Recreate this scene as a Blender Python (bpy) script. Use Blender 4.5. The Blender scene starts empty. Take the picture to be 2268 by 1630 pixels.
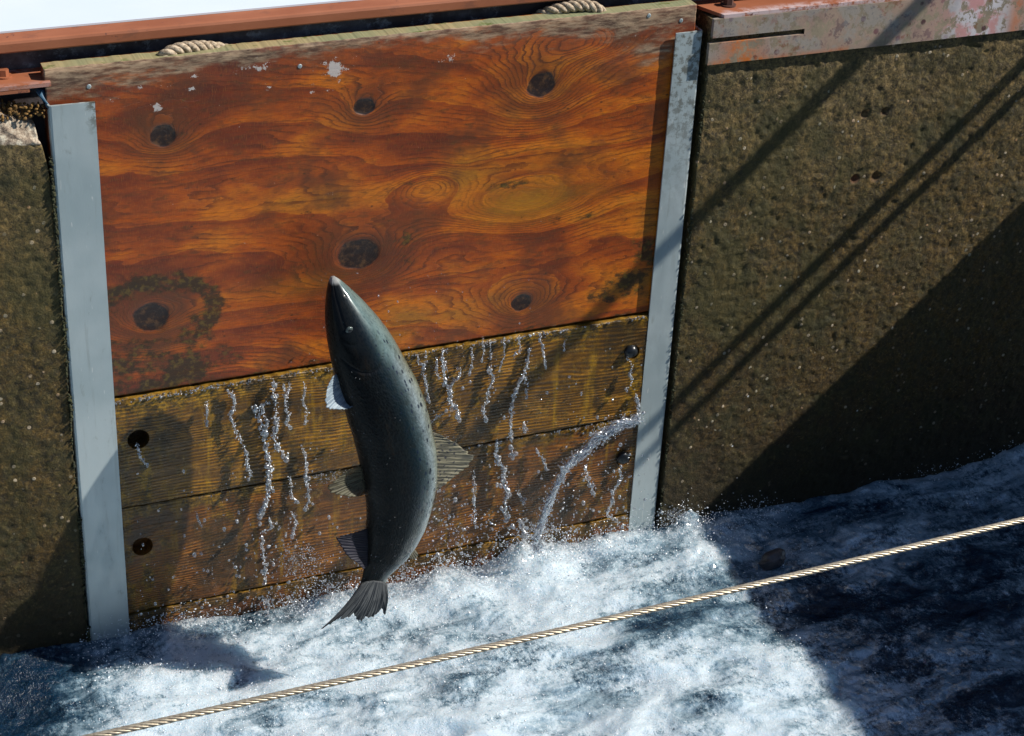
import bpy, bmesh, math, random
import numpy as np
from mathutils import Vector, Matrix, Euler

# ---------------------------------------------------------------- camera, sky, sun, exposure
scene = bpy.context.scene
COL = scene.collection
CAMP = dict(f=4275.18, r=(1.03955, -0.04822, -0.39079), c=(-0.66642, -3.61208, 2.23616))
cd = bpy.data.cameras.new('camera'); cam = bpy.data.objects.new('camera', cd); COL.objects.link(cam)
cam.location = CAMP['c']; cam.rotation_mode = 'XYZ'; cam.rotation_euler = CAMP['r']
cd.sensor_width = 36; cd.lens = 36 * CAMP['f'] / 2267; cd.clip_start = 0.05; cd.clip_end = 500
scene.camera = cam
SUN = Vector((2.8, -1.0, 2.6)).normalized()
w = bpy.data.worlds.new('World'); scene.world = w; w.use_nodes = True
nt = w.node_tree; bg = nt.nodes['Background']
sky = nt.nodes.new('ShaderNodeTexSky'); sky.sky_type = 'NISHITA'; sky.sun_disc = False
sky.sun_elevation = math.asin(SUN.z); sky.sun_rotation = math.atan2(SUN.x, SUN.y)
sky.air_density = 1.0; sky.dust_density = 0.2; sky.ozone_density = 4.0
nt.links.new(sky.outputs[0], bg.inputs[0]); bg.inputs[1].default_value = 0.068
sl = bpy.data.lights.new('sun', 'SUN'); so = bpy.data.objects.new('sun', sl); COL.objects.link(so)
sl.energy = 5.0; sl.angle = math.radians(0.5); sl.color = (1.0, 0.95, 0.87)
so.rotation_mode = 'QUATERNION'; so.rotation_quaternion = SUN.to_track_quat('Z', 'Y'); so.location = (6, -3, 6)
scene.view_settings.view_transform = 'Standard'; scene.view_settings.look = 'None'
scene.view_settings.exposure = 0.38; scene.view_settings.gamma = 1.0
scene.cycles.max_bounces = 8; scene.cycles.transparent_max_bounces = 12
scene.cycles.caustics_reflective = False; scene.cycles.caustics_refractive = False
scene.cycles.sample_clamp_indirect = 4.0

# ---------------------------------------------------------------- measuring helpers
MR = np.array(Euler(CAMP['r'], 'XYZ').to_matrix()); CC = np.array(CAMP['c'])
def at(px, y=None, z=None):
    """a point measured on the photograph (2267 px wide), put at its own depth y or height z"""
    d = MR @ np.array([(px[0] - 1133.5) / CAMP['f'], -(px[1] - 815) / CAMP['f'], -1.0])
    t = (y - CC[1]) / d[1] if y is not None else (z - CC[2]) / d[2]
    return CC + t * d
def S(x, y): return (x * 0.725, y * 0.725)          # full-size photo pixels -> measuring pixels
rng = np.random.default_rng(7); random.seed(7)

def _hash(ix, iy, seed):
    h = (ix.astype(np.int64) * 374761393 + iy.astype(np.int64) * 668265263 + seed * 1442695041) & 0xffffffff
    h = ((h ^ (h >> 13)) * 1274126177) & 0xffffffff
    h = (h ^ (h >> 16)) & 0xffffffff
    return h / 4294967295.0
def vnoise(x, y, seed=0):
    x = np.asarray(x, float); y = np.asarray(y, float)
    ix = np.floor(x); iy = np.floor(y); fx = x - ix; fy = y - iy
    fx = fx * fx * fx * (fx * (fx * 6 - 15) + 10); fy = fy * fy * fy * (fy * (fy * 6 - 15) + 10)
    a = _hash(ix, iy, seed); b = _hash(ix + 1, iy, seed); c = _hash(ix, iy + 1, seed); d = _hash(ix + 1, iy + 1, seed)
    return (a + (b - a) * fx) * (1 - fy) + (c + (d - c) * fx) * fy
def fbm(x, y, seed=0, o=4, g=.5):
    s = 0; a = 1; t = 0
    for i in range(o):
        s = s + a * vnoise(x * 2 ** i + 13.7 * i, y * 2 ** i - 7.3 * i, seed + i); t += a; a *= g
    return s / t
def sst(a, b, x):
    t = np.clip((x - a) / (b - a), 0, 1); return t * t * (3 - 2 * t)

# ---------------------------------------------------------------- object helpers
def link(name, me, mats, parent=None, smooth=True):
    o = bpy.data.objects.new(name, me); COL.objects.link(o)
    for m in (mats if isinstance(mats, (list, tuple)) else [mats]): me.materials.append(m)
    if smooth: me.polygons.foreach_set('use_smooth', [True] * len(me.polygons))
    if parent: o.parent = parent
    return o
def tag(o, label=None, cat=None, group=None, kind=None):
    if label: o['label'] = label
    if cat: o['category'] = cat
    if group: o['group'] = group
    if kind: o['kind'] = kind
    return o
def empty(name, loc=(0, 0, 0)):
    o = bpy.data.objects.new(name, None); COL.objects.link(o); o.location = loc; o.empty_display_size = .05
    return o
def adopt(child, root):
    child.parent = root; child.matrix_parent_inverse = Matrix.Translation(-root.location)
    return child
def mesh(name, v, f):
    me = bpy.data.meshes.new(name); me.from_pydata([tuple(map(float, p)) for p in v], [], f); me.update(); return me
def fast_mesh(name, V, F):
    """V (n,3) float array, F (m,k) int array"""
    me = bpy.data.meshes.new(name); V = np.asarray(V, np.float32); F = np.asarray(F, np.int32)
    me.vertices.add(len(V)); me.vertices.foreach_set('co', V.ravel())
    k = F.shape[1]; me.loops.add(F.size); me.loops.foreach_set('vertex_index', F.ravel())
    me.polygons.add(len(F)); me.polygons.foreach_set('loop_start', np.arange(0, F.size, k, dtype=np.int32))
    me.update(calc_edges=True); me.validate(); return me
def attr(me, name, vals):
    a = me.attributes.new(name, 'FLOAT', 'POINT'); a.data.foreach_set('value', np.asarray(vals, np.float32).ravel())
def grid_faces(nu, nv, wrap_v=False, off=0):
    i = np.arange(nu - 1)[:, None]; j = np.arange(nv if wrap_v else nv - 1)[None, :]
    j2 = (j + 1) % nv
    return np.stack([i * nv + j, (i + 1) * nv + j, (i + 1) * nv + j2, i * nv + j2], -1).reshape(-1, 4) + off
def box_bm(bm, x0, x1, y0, y1, z0, z1, bev=0.0):
    r = bmesh.ops.create_cube(bm, size=1)
    for v in r['verts']:
        v.co = Vector(((x0 + x1) / 2 + v.co.x * (x1 - x0), (y0 + y1) / 2 + v.co.y * (y1 - y0), (z0 + z1) / 2 + v.co.z * (z1 - z0)))
    if bev: bmesh.ops.bevel(bm, geom=list({e for v in r['verts'] for e in v.link_edges}), offset=bev, segments=2, affect='EDGES')
def box(name, x0, x1, y0, y1, z0, z1, mat, bev=.002, parent=None):
    bm = bmesh.new(); box_bm(bm, x0, x1, y0, y1, z0, z1, bev)
    me = bpy.data.meshes.new(name); bm.to_mesh(me); bm.free()
    return link(name, me, mat, parent, smooth=False)
def frames(P):
    P = np.asarray(P, float); T = np.gradient(P, axis=0); T /= np.linalg.norm(T, axis=1)[:, None] + 1e-12
    U = np.zeros_like(P); u = np.cross(T[0], [0.1, .9, .3]); u /= np.linalg.norm(u)
    for i in range(len(P)):
        u = u - T[i] * np.dot(u, T[i]); u /= np.linalg.norm(u) + 1e-12; U[i] = u
    return T, U, np.cross(T, U)
def resample(P, n):
    P = np.asarray(P, float); d = np.r_[0, np.cumsum(np.linalg.norm(np.diff(P, axis=0), axis=1))]
    t = np.linspace(0, d[-1], n); return np.stack([np.interp(t, d, P[:, k]) for k in range(P.shape[1])], 1)
def smoothc(P, n, it=3):
    """resample then relax a polyline into a smooth curve"""
    P = resample(P, n)
    for _ in range(it):
        Q = P.copy(); Q[1:-1] = .25 * P[:-2] + .5 * P[1:-1] + .25 * P[2:]; P = Q
    return P
def tube(P, R, k=8, cap=True):
    P = np.asarray(P, float); n = len(P); R = np.broadcast_to(R, (n,)); T, U, W = frames(P)
    a = np.linspace(0, 2 * np.pi, k, endpoint=False)
    V = P[:, None] + R[:, None, None] * (np.cos(a)[None, :, None] * U[:, None] + np.sin(a)[None, :, None] * W[:, None])
    return V.reshape(-1, 3), grid_faces(n, k, True)
def join(parts):
    V = []; F = []; o = 0
    for v, f in parts: V.append(v); F.append(f + o); o += len(v)
    return np.concatenate(V), np.concatenate(F)
def rope_mesh(P, R, strands, pitch, k=8, core=True, lay=.55, sr=.52):
    L = np.sum(np.linalg.norm(np.diff(P, axis=0), axis=1)); n = int(L / pitch * 18) + 4
    P = resample(P, n); T, U, W = frames(P); s = np.linspace(0, L, n); out = []
    for i in range(strands):
        a = 2 * np.pi * (s / pitch + i / strands)
        Q = P + R * lay * (np.cos(a)[:, None] * U + np.sin(a)[:, None] * W)
        out.append(tube(Q, R * sr, k))
    if core: out.append(tube(P, R * .45, 6))
    return join(out)
_ico = bmesh.new(); bmesh.ops.create_icosphere(_ico, subdivisions=2, radius=1)
ICO_V = np.array([v.co[:] for v in _ico.verts]); ICO_F = np.array([[v.index for v in f.verts] for f in _ico.faces]); _ico.free()
_ico = bmesh.new(); bmesh.ops.create_icosphere(_ico, subdivisions=1, radius=1)
ICL_V = np.array([v.co[:] for v in _ico.verts]); ICL_F = np.array([[v.index for v in f.verts] for f in _ico.faces]); _ico.free()
def blobs(C, R, low=False, stretch=None, wob=.18):
    """many lumpy little ellipsoids in one mesh (triangles)"""
    v0, f0 = (ICL_V, ICL_F) if low else (ICO_V, ICO_F)
    C = np.asarray(C); n = len(C); R = np.broadcast_to(R, (n,))
    sc = 1 + rng.normal(0, wob, (n, 1, 3)); sc = np.clip(sc, .55, 1.6)
    if stretch is not None: sc[:, 0, 2] *= stretch
    V = C[:, None] + v0[None] * R[:, None, None] * sc
    V = V + rng.normal(0, .06, V.shape) * R[:, None, None]
    F = f0[None] + (np.arange(n) * len(v0))[:, None, None]
    return V.reshape(-1, 3), F.reshape(-1, 3)

# ---------------------------------------------------------------- node helper
class M:
    def __init__(s, name, rough=.6, metal=0.0, spec=.5):
        s.m = bpy.data.materials.new(name); s.m.use_nodes = True; s.t = s.m.node_tree
        s.b = s.t.nodes['Principled BSDF']; s.o = s.t.nodes['Material Output']
        s.b.inputs['Roughness'].default_value = rough; s.b.inputs['Metallic'].default_value = metal
        s.b.inputs['Specular IOR Level'].default_value = spec
        s._geo = None
    def n(s, t): return s.t.nodes.new(t)
    def put(s, sock, v):
        if isinstance(v, bpy.types.NodeSocket): s.t.links.new(v, sock)
        elif isinstance(v, (tuple, list)):
            v = tuple(v); 
            sock.default_value = v if len(v) == len(sock.default_value) else v + (1,)
        else: sock.default_value = v
    def set(s, **k):
        for a, v in k.items(): s.put(s.b.inputs[a.replace('_', ' ')], v)
        return s
    def pos(s):
        if s._geo is None: s._geo = s.n('ShaderNodeTexCoord')
        return s._geo.outputs['Object']
    def map(s, scale=(1, 1, 1), src=None, loc=(0, 0, 0), rot=(0, 0, 0)):
        q = s.n('ShaderNodeMapping'); s.put(q.inputs[0], src or s.pos()); q.inputs[3].default_value = scale
        q.inputs[1].default_value = loc; q.inputs[2].default_value = rot; return q.outputs[0]
    def noise(s, sc, det=4, rough=.55, src=None, dist=0.0, out='Fac'):
        q = s.n('ShaderNodeTexNoise'); s.put(q.inputs['Vector'], src or s.pos()); q.inputs['Scale'].default_value = sc
        q.inputs['Detail'].default_value = det; q.inputs['Roughness'].default_value = rough; q.inputs['Distortion'].default_value = dist
        return q.outputs[out]
    def vor(s, sc, src=None, feat='F1', out='Distance', rnd=1.0):
        q = s.n('ShaderNodeTexVoronoi'); q.feature = feat; s.put(q.inputs['Vector'], src or s.pos()); q.inputs['Scale'].default_value = sc
        q.inputs['Randomness'].default_value = rnd
        return q.outputs[out]
    def a(s, name):
        q = s.n('ShaderNodeAttribute'); q.attribute_name = name; return q.outputs['Fac']
    def op(s, o, *v, clamp=False):
        q = s.n('ShaderNodeMath'); q.operation = o; q.use_clamp = clamp
        for i, x in enumerate(v): s.put(q.inputs[i], x)
        return q.outputs[0]
    def rng(s, v, a, b, c=0.0, d=1.0, smooth=True):
        q = s.n('ShaderNodeMapRange'); q.interpolation_type = 'SMOOTHSTEP' if smooth else 'LINEAR'; q.clamp = True
        for i, x in zip((0, 1, 2, 3, 4), (v, a, b, c, d)): s.put(q.inputs[i], x)
        return q.outputs[0]
    def mix(s, f, a, b, mode='MIX'):
        q = s.n('ShaderNodeMix'); q.data_type = 'RGBA'; q.blend_type = mode; q.clamp_factor = True
        s.put(q.inputs[0], f); s.put(q.inputs[6], a); s.put(q.inputs[7], b); return q.outputs[2]
    def ramp(s, f, pts):
        q = s.n('ShaderNodeValToRGB'); s.put(q.inputs[0], f); e = q.color_ramp.elements
        while len(e) < len(pts): e.new(.5)
        for x, (p, c) in zip(e, pts): x.position = p; x.color = tuple(c) + (1,)
        return q.outputs[0]
    def bump(s, h, dist=.002, st=1.0, nrm=None):
        q = s.n('ShaderNodeBump'); s.put(q.inputs['Height'], h); q.inputs['Distance'].default_value = dist; q.inputs['Strength'].default_value = st
        if nrm: s.put(q.inputs['Normal'], nrm)
        s.t.links.new(q.outputs[0], s.b.inputs['Normal']); return q.outputs[0]

# ---------------------------------------------------------------- materials
def mat_plywood():
    m = M('wet_plywood', .32)
    warp = m.noise(9, 3, src=m.map((1, 1, 3)))
    ph = m.op('ADD', m.a('grain'), m.op('MULTIPLY', warp, .4))
    fr = m.op('FRACT', ph)
    dark = m.op('MULTIPLY', m.rng(fr, .55, .93), m.rng(fr, 1.0, .96))       # late wood: dark lines that fade upward
    dark = m.op('MULTIPLY', dark, m.rng(m.noise(4, 4, .7, src=m.map((.7, 1, 1.6))), .36, .66))
    fine = m.op('FRACT', m.op('ADD', m.op('MULTIPLY', m.a('grain'), 6.0), m.op('MULTIPLY', m.noise(30, 3, src=m.map((.5, 1, 2))), 1.6)))
    fib = m.noise(60, 4, .65, src=m.map((1, 1, 12)))
    crossh = m.noise(70, 3, .6, src=m.map((9, 1, 1)))
    tone = m.op('ADD', m.noise(2.6, 5, .62, src=m.map((1, 1, 2.4))), m.op('MULTIPLY', m.op('SUBTRACT', fr, .5), -.10))
    sepx = m.n('ShaderNodeSeparateXYZ'); m.put(sepx.inputs[0], m.pos())
    tone = m.op('ADD', tone, m.op('MULTIPLY', m.op('SUBTRACT', m.rng(sepx.outputs[0], .0, .9, 0, 1, False), .5), .09))
    base = m.ramp(tone, [(.30, (.10, .016, .006)), (.42, (.20, .034, .007)), (.52, (.41, .080, .006)), (.62, (.60, .165, .008)), (.72, (.40, .15, .012))])
    col = m.mix(m.op('MULTIPLY', dark, .5), base, (.12, .013, .005))
    rings = m.op('MULTIPLY', m.rng(fine, .5, .95), m.op('ADD', m.op('MULTIPLY', m.a('ring'), .6), m.rng(m.noise(6, 4, .7, src=m.map((1, 1, 2))), .38, .62, .12, .8)))
    col = m.mix(rings, col, (.10, .020, .006))
    col = m.mix(m.rng(fib, .42, .72, 0, .6), col, (.10, .028, .008))
    col = m.mix(m.rng(m.noise(24, 5, .7, src=m.map((1, 1, 3.2))), .54, .68, 0, .55), col, (.085, .035, .010))
    col = m.mix(m.rng(crossh, .5, .8, 0, .3), col, (.62, .24, .03))
    stain = m.noise(5.5, 5, .68, src=m.map((1, 1, 1.3), loc=(2, 0, 7)))
    col = m.mix(m.rng(stain, .48, .68, 0, .7), col, (.09, .032, .012))
    col = m.mix(m.op('MULTIPLY', m.a('ring'), m.rng(m.noise(18, 3), .35, .65, .35, .75)), col, (.11, .036, .011))
    # yellow heart patch, green algae with a painted rail shadow, dark grime
    col = m.mix(m.op('MULTIPLY', m.a('yellow'), m.rng(fib, .25, .6, 1, .45)), col, (.40, .20, .012))
    alg = m.noise(26, 5, .7, src=m.map((1, 1, 1.6)))
    am = m.rng(m.op('ADD', m.a('algae'), m.op('MULTIPLY', m.op('SUBTRACT', alg, .5), 2.3)), .24, .70)
    col = m.mix(m.op('MULTIPLY', am, .9), col, m.mix(m.rng(m.noise(90, 3), .45, .7), (.028, .018, .006), (.11, .075, .012)))
    spots = m.rng(m.vor(34, src=m.map((1, 1, 1.5))), .05, .16, 1, 0)
    spots = m.op('MULTIPLY', spots, m.rng(m.noise(14, 2), .52, .6))
    col = m.mix(m.op('MULTIPLY', spots, .8), col, (.045, .02, .008))
    # weathered grey strip along the top
    wn = m.noise(8, 5, .7, src=m.map((1, 1, 3)))
    wm = m.rng(m.op('ADD', m.a('weather'), m.op('MULTIPLY', m.op('SUBTRACT', wn, .5), 2.4)), .42, .95)
    wc = m.mix(m.rng(m.noise(22, 5, .7, src=m.map((1, 1, 5))), .35, .66), (.06, .036, .022), (.40, .29, .18))
    col = m.mix(m.op('MULTIPLY', wm, .85), col, wc)
    # dark knots with a greenish or black heart
    kn = m.rng(m.op('ADD', m.a('knot'), m.op('MULTIPLY', m.op('SUBTRACT', m.noise(70, 4, .7), .5), .5)), .28, .66)
    kc = m.mix(m.rng(m.noise(60, 4, .7), .45, .7), (.018, .009, .007), (.085, .040, .016))
    col = m.mix(kn, col, kc)
    # flaking white paint
    fl = m.rng(m.op('ADD', m.a('paint'), m.op('MULTIPLY', m.op('SUBTRACT', m.noise(46, 6, .82), .5), 3.0)), .58, .66)
    col = m.mix(m.op('MULTIPLY', fl, .9), col, (.50, .46, .43))
    # splinter-pale crack lines
    m.set(Base_Color=col)
    ro = m.op('ADD', m.rng(fib, .3, .7, .30, .5), m.op('MULTIPLY', m.a('weather'), .3), clamp=True)
    m.set(Roughness=ro)
    m.b.inputs['Coat Weight'].default_value = .08; m.b.inputs['Coat Roughness'].default_value = .25
    h = m.op('ADD', m.op('MULTIPLY', fib, .55), m.op('MULTIPLY', m.op('SUBTRACT', 1.0, fine), .28))
    h = m.op('ADD', h, m.op('MULTIPLY', fl, .25)); h = m.op('SUBTRACT', h, m.op('MULTIPLY', kn, .6))
    h = m.op('ADD', h, m.op('MULTIPLY', alg, .5))
    m.bump(h, .0011, .8)
    return m.m
def mat_plank(name, seed, a, b, c):
    """a: groove brown, b: ridge brown, c: golden algae"""
    m = M(name, .3); L = (seed * 3.1, 0, seed * 1.7)
    base = m.noise(4, 3, src=m.map((1, 1, 2), loc=L))
    wave = m.op('ADD', m.op('MULTIPLY', m.a('grain'), 1.0), m.op('MULTIPLY', m.noise(12, 3, src=m.map((.4, 1, 1), loc=L)), 1.5))
    fr = m.op('FRACT', wave); ridge = m.rng(m.op('ABSOLUTE', m.op('SUBTRACT', fr, .5)), .1, .45)
    fib = m.noise(80, 4, .7, src=m.map((1, 1, 9), loc=L))
    ridge = m.op('MULTIPLY', ridge, m.rng(m.noise(5, 4, .7, src=m.map((1, 1, 2), loc=L)),   .36, .62, .12, .95))
    col = m.mix(ridge, a, b)
    col = m.mix(m.rng(m.noise(16, 5, .7, src=m.map((.6, 1, 3), loc=L)), .5, .68, 0, .55), col, tuple(x * 1.35 for x in b))
    col = m.mix(m.rng(base, .35, .65, 0, .5), col, tuple(x * .45 for x in a))
    alg = m.noise(20, 6, .72, src=m.map((1.3, 1, .8), loc=L))
    am = m.rng(m.op('ADD', m.a('algae'), m.op('MULTIPLY', m.op('SUBTRACT', alg, .5), 2.6)), .15, .6)
    col = m.mix(m.op('MULTIPLY', am, .85), col, m.mix(m.rng(m.noise(60, 5, .78), .42, .62), (.040, .028, .005), c))
    run = m.rng(m.noise(7, 5, .7, src=m.map((3.2, 1, .35), loc=(seed, 0, 1))), .52, .66, 0, .65)
    col = m.mix(run, col, c)
    dk = m.rng(m.noise(6.5, 6, .72, src=m.map((1, 1, 1), loc=(seed, 0, 4))), .44, .62, 0, .85)
    col = m.mix(dk, col, (.04, .024, .008))
    col = m.mix(m.rng(fib, .5, .78, 0, .6), col, (.05, .028, .01))
    m.set(Base_Color=col, Roughness=m.rng(alg, .35, .65, .10, .34))
    h = m.op('ADD', m.op('MULTIPLY', ridge, .7), m.op('MULTIPLY', fib, .5)); h = m.op('ADD', h, m.op('MULTIPLY', alg, 1.2))
    m.bump(h, .002, .9); return m.m
def mat_top_wood():
    m = M('mossy_end_grain', .75)
    c = m.mix(m.rng(m.noise(5, 3), .4, .6), (.30, .235, .115), (.20, .21, .11))
    c = m.mix(m.rng(m.noise(28, 4, .7, src=m.map((.5, 1.5, 1))), .60, .66), c, (.10, .12, .025))
    c = m.mix(m.rng(m.noise(60, 3, src=m.map((.3, 2, 1))), .55, .8, 0, .5), c, (.30, .22, .12))
    m.set(Base_Color=c); m.bump(m.noise(80, 4, src=m.map((.2, 2, 1))), .001, .6); return m.m
def mat_concrete():
    m = M('algae_stained_concrete', .72, spec=.4)
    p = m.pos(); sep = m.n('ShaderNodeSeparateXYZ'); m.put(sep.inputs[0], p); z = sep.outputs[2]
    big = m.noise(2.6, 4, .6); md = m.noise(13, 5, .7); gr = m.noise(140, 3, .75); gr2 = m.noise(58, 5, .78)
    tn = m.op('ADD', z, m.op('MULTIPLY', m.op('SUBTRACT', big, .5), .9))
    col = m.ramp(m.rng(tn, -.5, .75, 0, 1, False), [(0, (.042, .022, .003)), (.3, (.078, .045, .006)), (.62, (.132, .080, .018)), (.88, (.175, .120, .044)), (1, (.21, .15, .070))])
    col = m.mix(m.rng(md, .42, .60, 0, .7), col, (.050, .042, .010))
    col = m.mix(m.rng(gr2, .36, .56, 0, 1), m.mix(.85, col, (.022, .015, .006)), col)
    col = m.mix(m.rng(gr, .54, .72, 0, .34), col, (.34, .26, .12))
    col = m.mix(m.rng(gr, .47, .37, 0, .7), col, (.02, .015, .007))
    col = m.mix(m.rng(m.noise(7, 5, .7, src=m.map((1, 1, 1), loc=(4, 4, 1))), .5, .66, 0, .75), col, (.030, .030, .008))
    cc = m.n('ShaderNodeSeparateColor'); m.put(cc.inputs[0], m.vor(175, out='Color')); c4 = m.n('ShaderNodeSeparateColor'); m.put(c4.inputs[0], m.vor(95, out='Color'))
    cellv = m.op('ADD', m.op('MULTIPLY', cc.outputs[0], .9), m.op('MULTIPLY', c4.outputs[0], .5))
    col = m.mix(1.0, col, m.ramp(m.op('MULTIPLY', cellv, .7), [(.1, (.72, .72, .70)), (.5, (1.0, 1.0, 1.0)), (.95, (1.35, 1.3, 1.2))]), 'MULTIPLY')
    peb = m.vor(75, out='Color'); pd = m.vor(75)
    ps = m.n('ShaderNodeSeparateColor'); m.put(ps.inputs[0], peb)
    pm = m.op('MULTIPLY', m.rng(pd, .25, .4, 1, 0), m.rng(ps.outputs[0], .93, .96))
    pc = m.ramp(ps.outputs[1], [(0, (.5, .42, .3)), (.5, (.35, .17, .06)), (.8, (.20, .17, .12)), (1, (.40, .36, .26))])
    col = m.mix(m.op('MULTIPLY', pm, .8), col, pc)
    wv = m.vor(38, out='Distance'); wc2 = m.vor(38, out='Color'); w3 = m.n('ShaderNodeSeparateColor'); m.put(w3.inputs[0], wc2)
    col = m.mix(m.op('MULTIPLY', m.rng(m.op('ADD', wv, m.op('MULTIPLY', w3.outputs[1], .12)), .10, .13, 1, 0), m.rng(w3.outputs[0], .988, .990)), col, (.8, .82, .85))
    # chipped, paler aggregate along the broken top
    col = m.mix(m.rng(m.noise(22, 6, .78, src=m.map((1, 1, 1), loc=(7, 7, 7))), .50, .66, 0, .7), col, (.028, .024, .007))
    col = m.mix(m.rng(m.noise(3.4, 5, .7, src=m.map((1, 1, .6), loc=(1, 9, 2))), .50, .64, 0, .6), col, (.050, .045, .010))
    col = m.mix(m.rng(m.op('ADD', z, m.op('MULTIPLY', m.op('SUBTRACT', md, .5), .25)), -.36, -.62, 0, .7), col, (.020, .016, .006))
    ag = m.rng(m.op('ADD', m.a('chip'), m.op('MULTIPLY', m.op('SUBTRACT', md, .5), .8)), .4, .6)
    col = m.mix(ag, col, m.ramp(m.noise(55, 4, .75), [(.35, (.10, .07, .05)), (.5, (.36, .28, .20)), (.62, (.62, .55, .42))]))
    col = m.mix(m.a('rust'), col, (.13, .04, .012))
    m.set(Base_Color=col)
    h = m.op('ADD', m.op('MULTIPLY', gr, .7), m.op('MULTIPLY', gr2, 1.1)); h = m.op('ADD', h, m.op('MULTIPLY', md, 1.2)); h = m.op('ADD', h, m.op('MULTIPLY', pm, .6)); h = m.op('ADD', h, m.op('MULTIPLY', cellv, .45))
    m.bump(h, .0027, .95); return m.m
def mat_galv():
    m = M('galvanised_steel', .42, .0)
    n1 = m.noise(3, 4); n2 = m.noise(40, 4, .7, src=m.map((1, 1, .4)))
    c = m.mix(m.rng(n1, .35, .65), (.35, .42, .43), (.47, .53, .53))
    c = m.mix(m.rng(n2, .60, .75, 0, .5), c, (.2, .22, .2))
    drip = m.noise(9, 4, .6, src=m.map((6, 1, .5)))
    c = m.mix(m.rng(drip, .58, .75, 0, .35), c, (.18, .19, .16))
    c = m.mix(m.rng(m.noise(130, 2, src=m.map((1, 1, .15))), .70, .74, 0, .6), c, (.7, .7, .66))
    c = m.mix(m.op('MULTIPLY', m.a('scuff'), m.rng(m.noise(60, 4, .7), .45, .6)), c, (.10, .09, .06))
    m.set(Base_Color=c, Metallic=.35, Roughness=m.rng(n2, .3, .7, .38, .6)); m.bump(m.op('ADD', n2, m.op('MULTIPLY', n1, 2)), .0006, .5); return m.m
def mat_rust():
    m = M('mottled_painted_steel', .6)
    n = m.noise(9, 6, .7); n2 = m.noise(28, 5, .75); n3 = m.noise(14, 5, .7, src=m.map((1, 1, 1), loc=(3, 2, 8)))
    c = m.mix(m.rng(n, .4, .62), (.20, .165, .115), (.28, .225, .15))
    c = m.mix(m.rng(m.noise(6, 5, .75), .5, .62, 0, .7), c, (.16, .12, .09))
    c = m.mix(m.rng(n3, .58, .66, 0, .8), c, (.17, .065, .025))
    c = m.mix(m.rng(n2, .58, .64, 0, .85), c, (.055, .05, .045))
    vd = m.vor(26); c = m.mix(m.op('MULTIPLY', m.rng(vd, .14, .22, 1, 0), m.rng(n3, .4, .5)), c, (.07, .03, .03))
    c = m.mix(m.op('MULTIPLY', m.a('white'), m.rng(n2, .44, .5)), c, m.mix(m.rng(n, .45, .55), (.55, .52, .54), (.5, .25, .24)))
    c = m.mix(m.op('MULTIPLY', m.a('orange'), m.rng(n2, .36, .56)), c, (.45, .12, .015))
    m.set(Base_Color=c); m.bump(m.op('ADD', n2, m.op('MULTIPLY', n3, .5)), .0012, .7); return m.m
def mat_primer():
    m = M('orange_primer_steel', .62)
    n = m.noise(4, 4, src=m.map((1, 2, 2))); n2 = m.noise(30, 5, .7, src=m.map((.5, 1, 1)))
    c = m.mix(m.rng(n, .35, .65), (.26, .078, .030), (.33, .112, .05))
    c = m.mix(m.rng(n2, .56, .66, 0, .45), c, (.13, .05, .03))
    c = m.mix(m.op('MULTIPLY', m.a('worn'), m.rng(m.noise(34, 5, .75), .42, .58)), c, (.50, .40, .40))
    c = m.mix(m.rng(m.noise(18, 4, .8), .66, .7), c, (.10, .03, .02))
    m.set(Base_Color=c); m.bump(n2, .0008, .6); return m.m
def mat_darkwall():
    m = M('stained_dark_wall', .8)
    n = m.noise(7, 6, .7); n2 = m.noise(26, 5, .75)
    c = m.mix(m.rng(n, .4, .65), (.05, .035, .035), (.14, .13, .14)); c = m.mix(m.rng(n2, .55, .7, 0, .7), c, (.30, .31, .33))
    m.set(Base_Color=c); m.bump(n2, .002, .7); return m.m
def mat_simple(name, col, rough=.6, metal=0., nsc=20, var=.35, bump=.001, map_=(1, 1, 1)):
    m = M(name, rough, metal); n = m.noise(nsc, 5, .65, src=m.map(map_))
    c = m.mix(m.rng(n, .3, .7), tuple(x * (1 - var) for x in col), tuple(min(1, x * (1 + var)) for x in col))
    m.set(Base_Color=c); m.bump(n, bump, .7); return m.m
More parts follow.
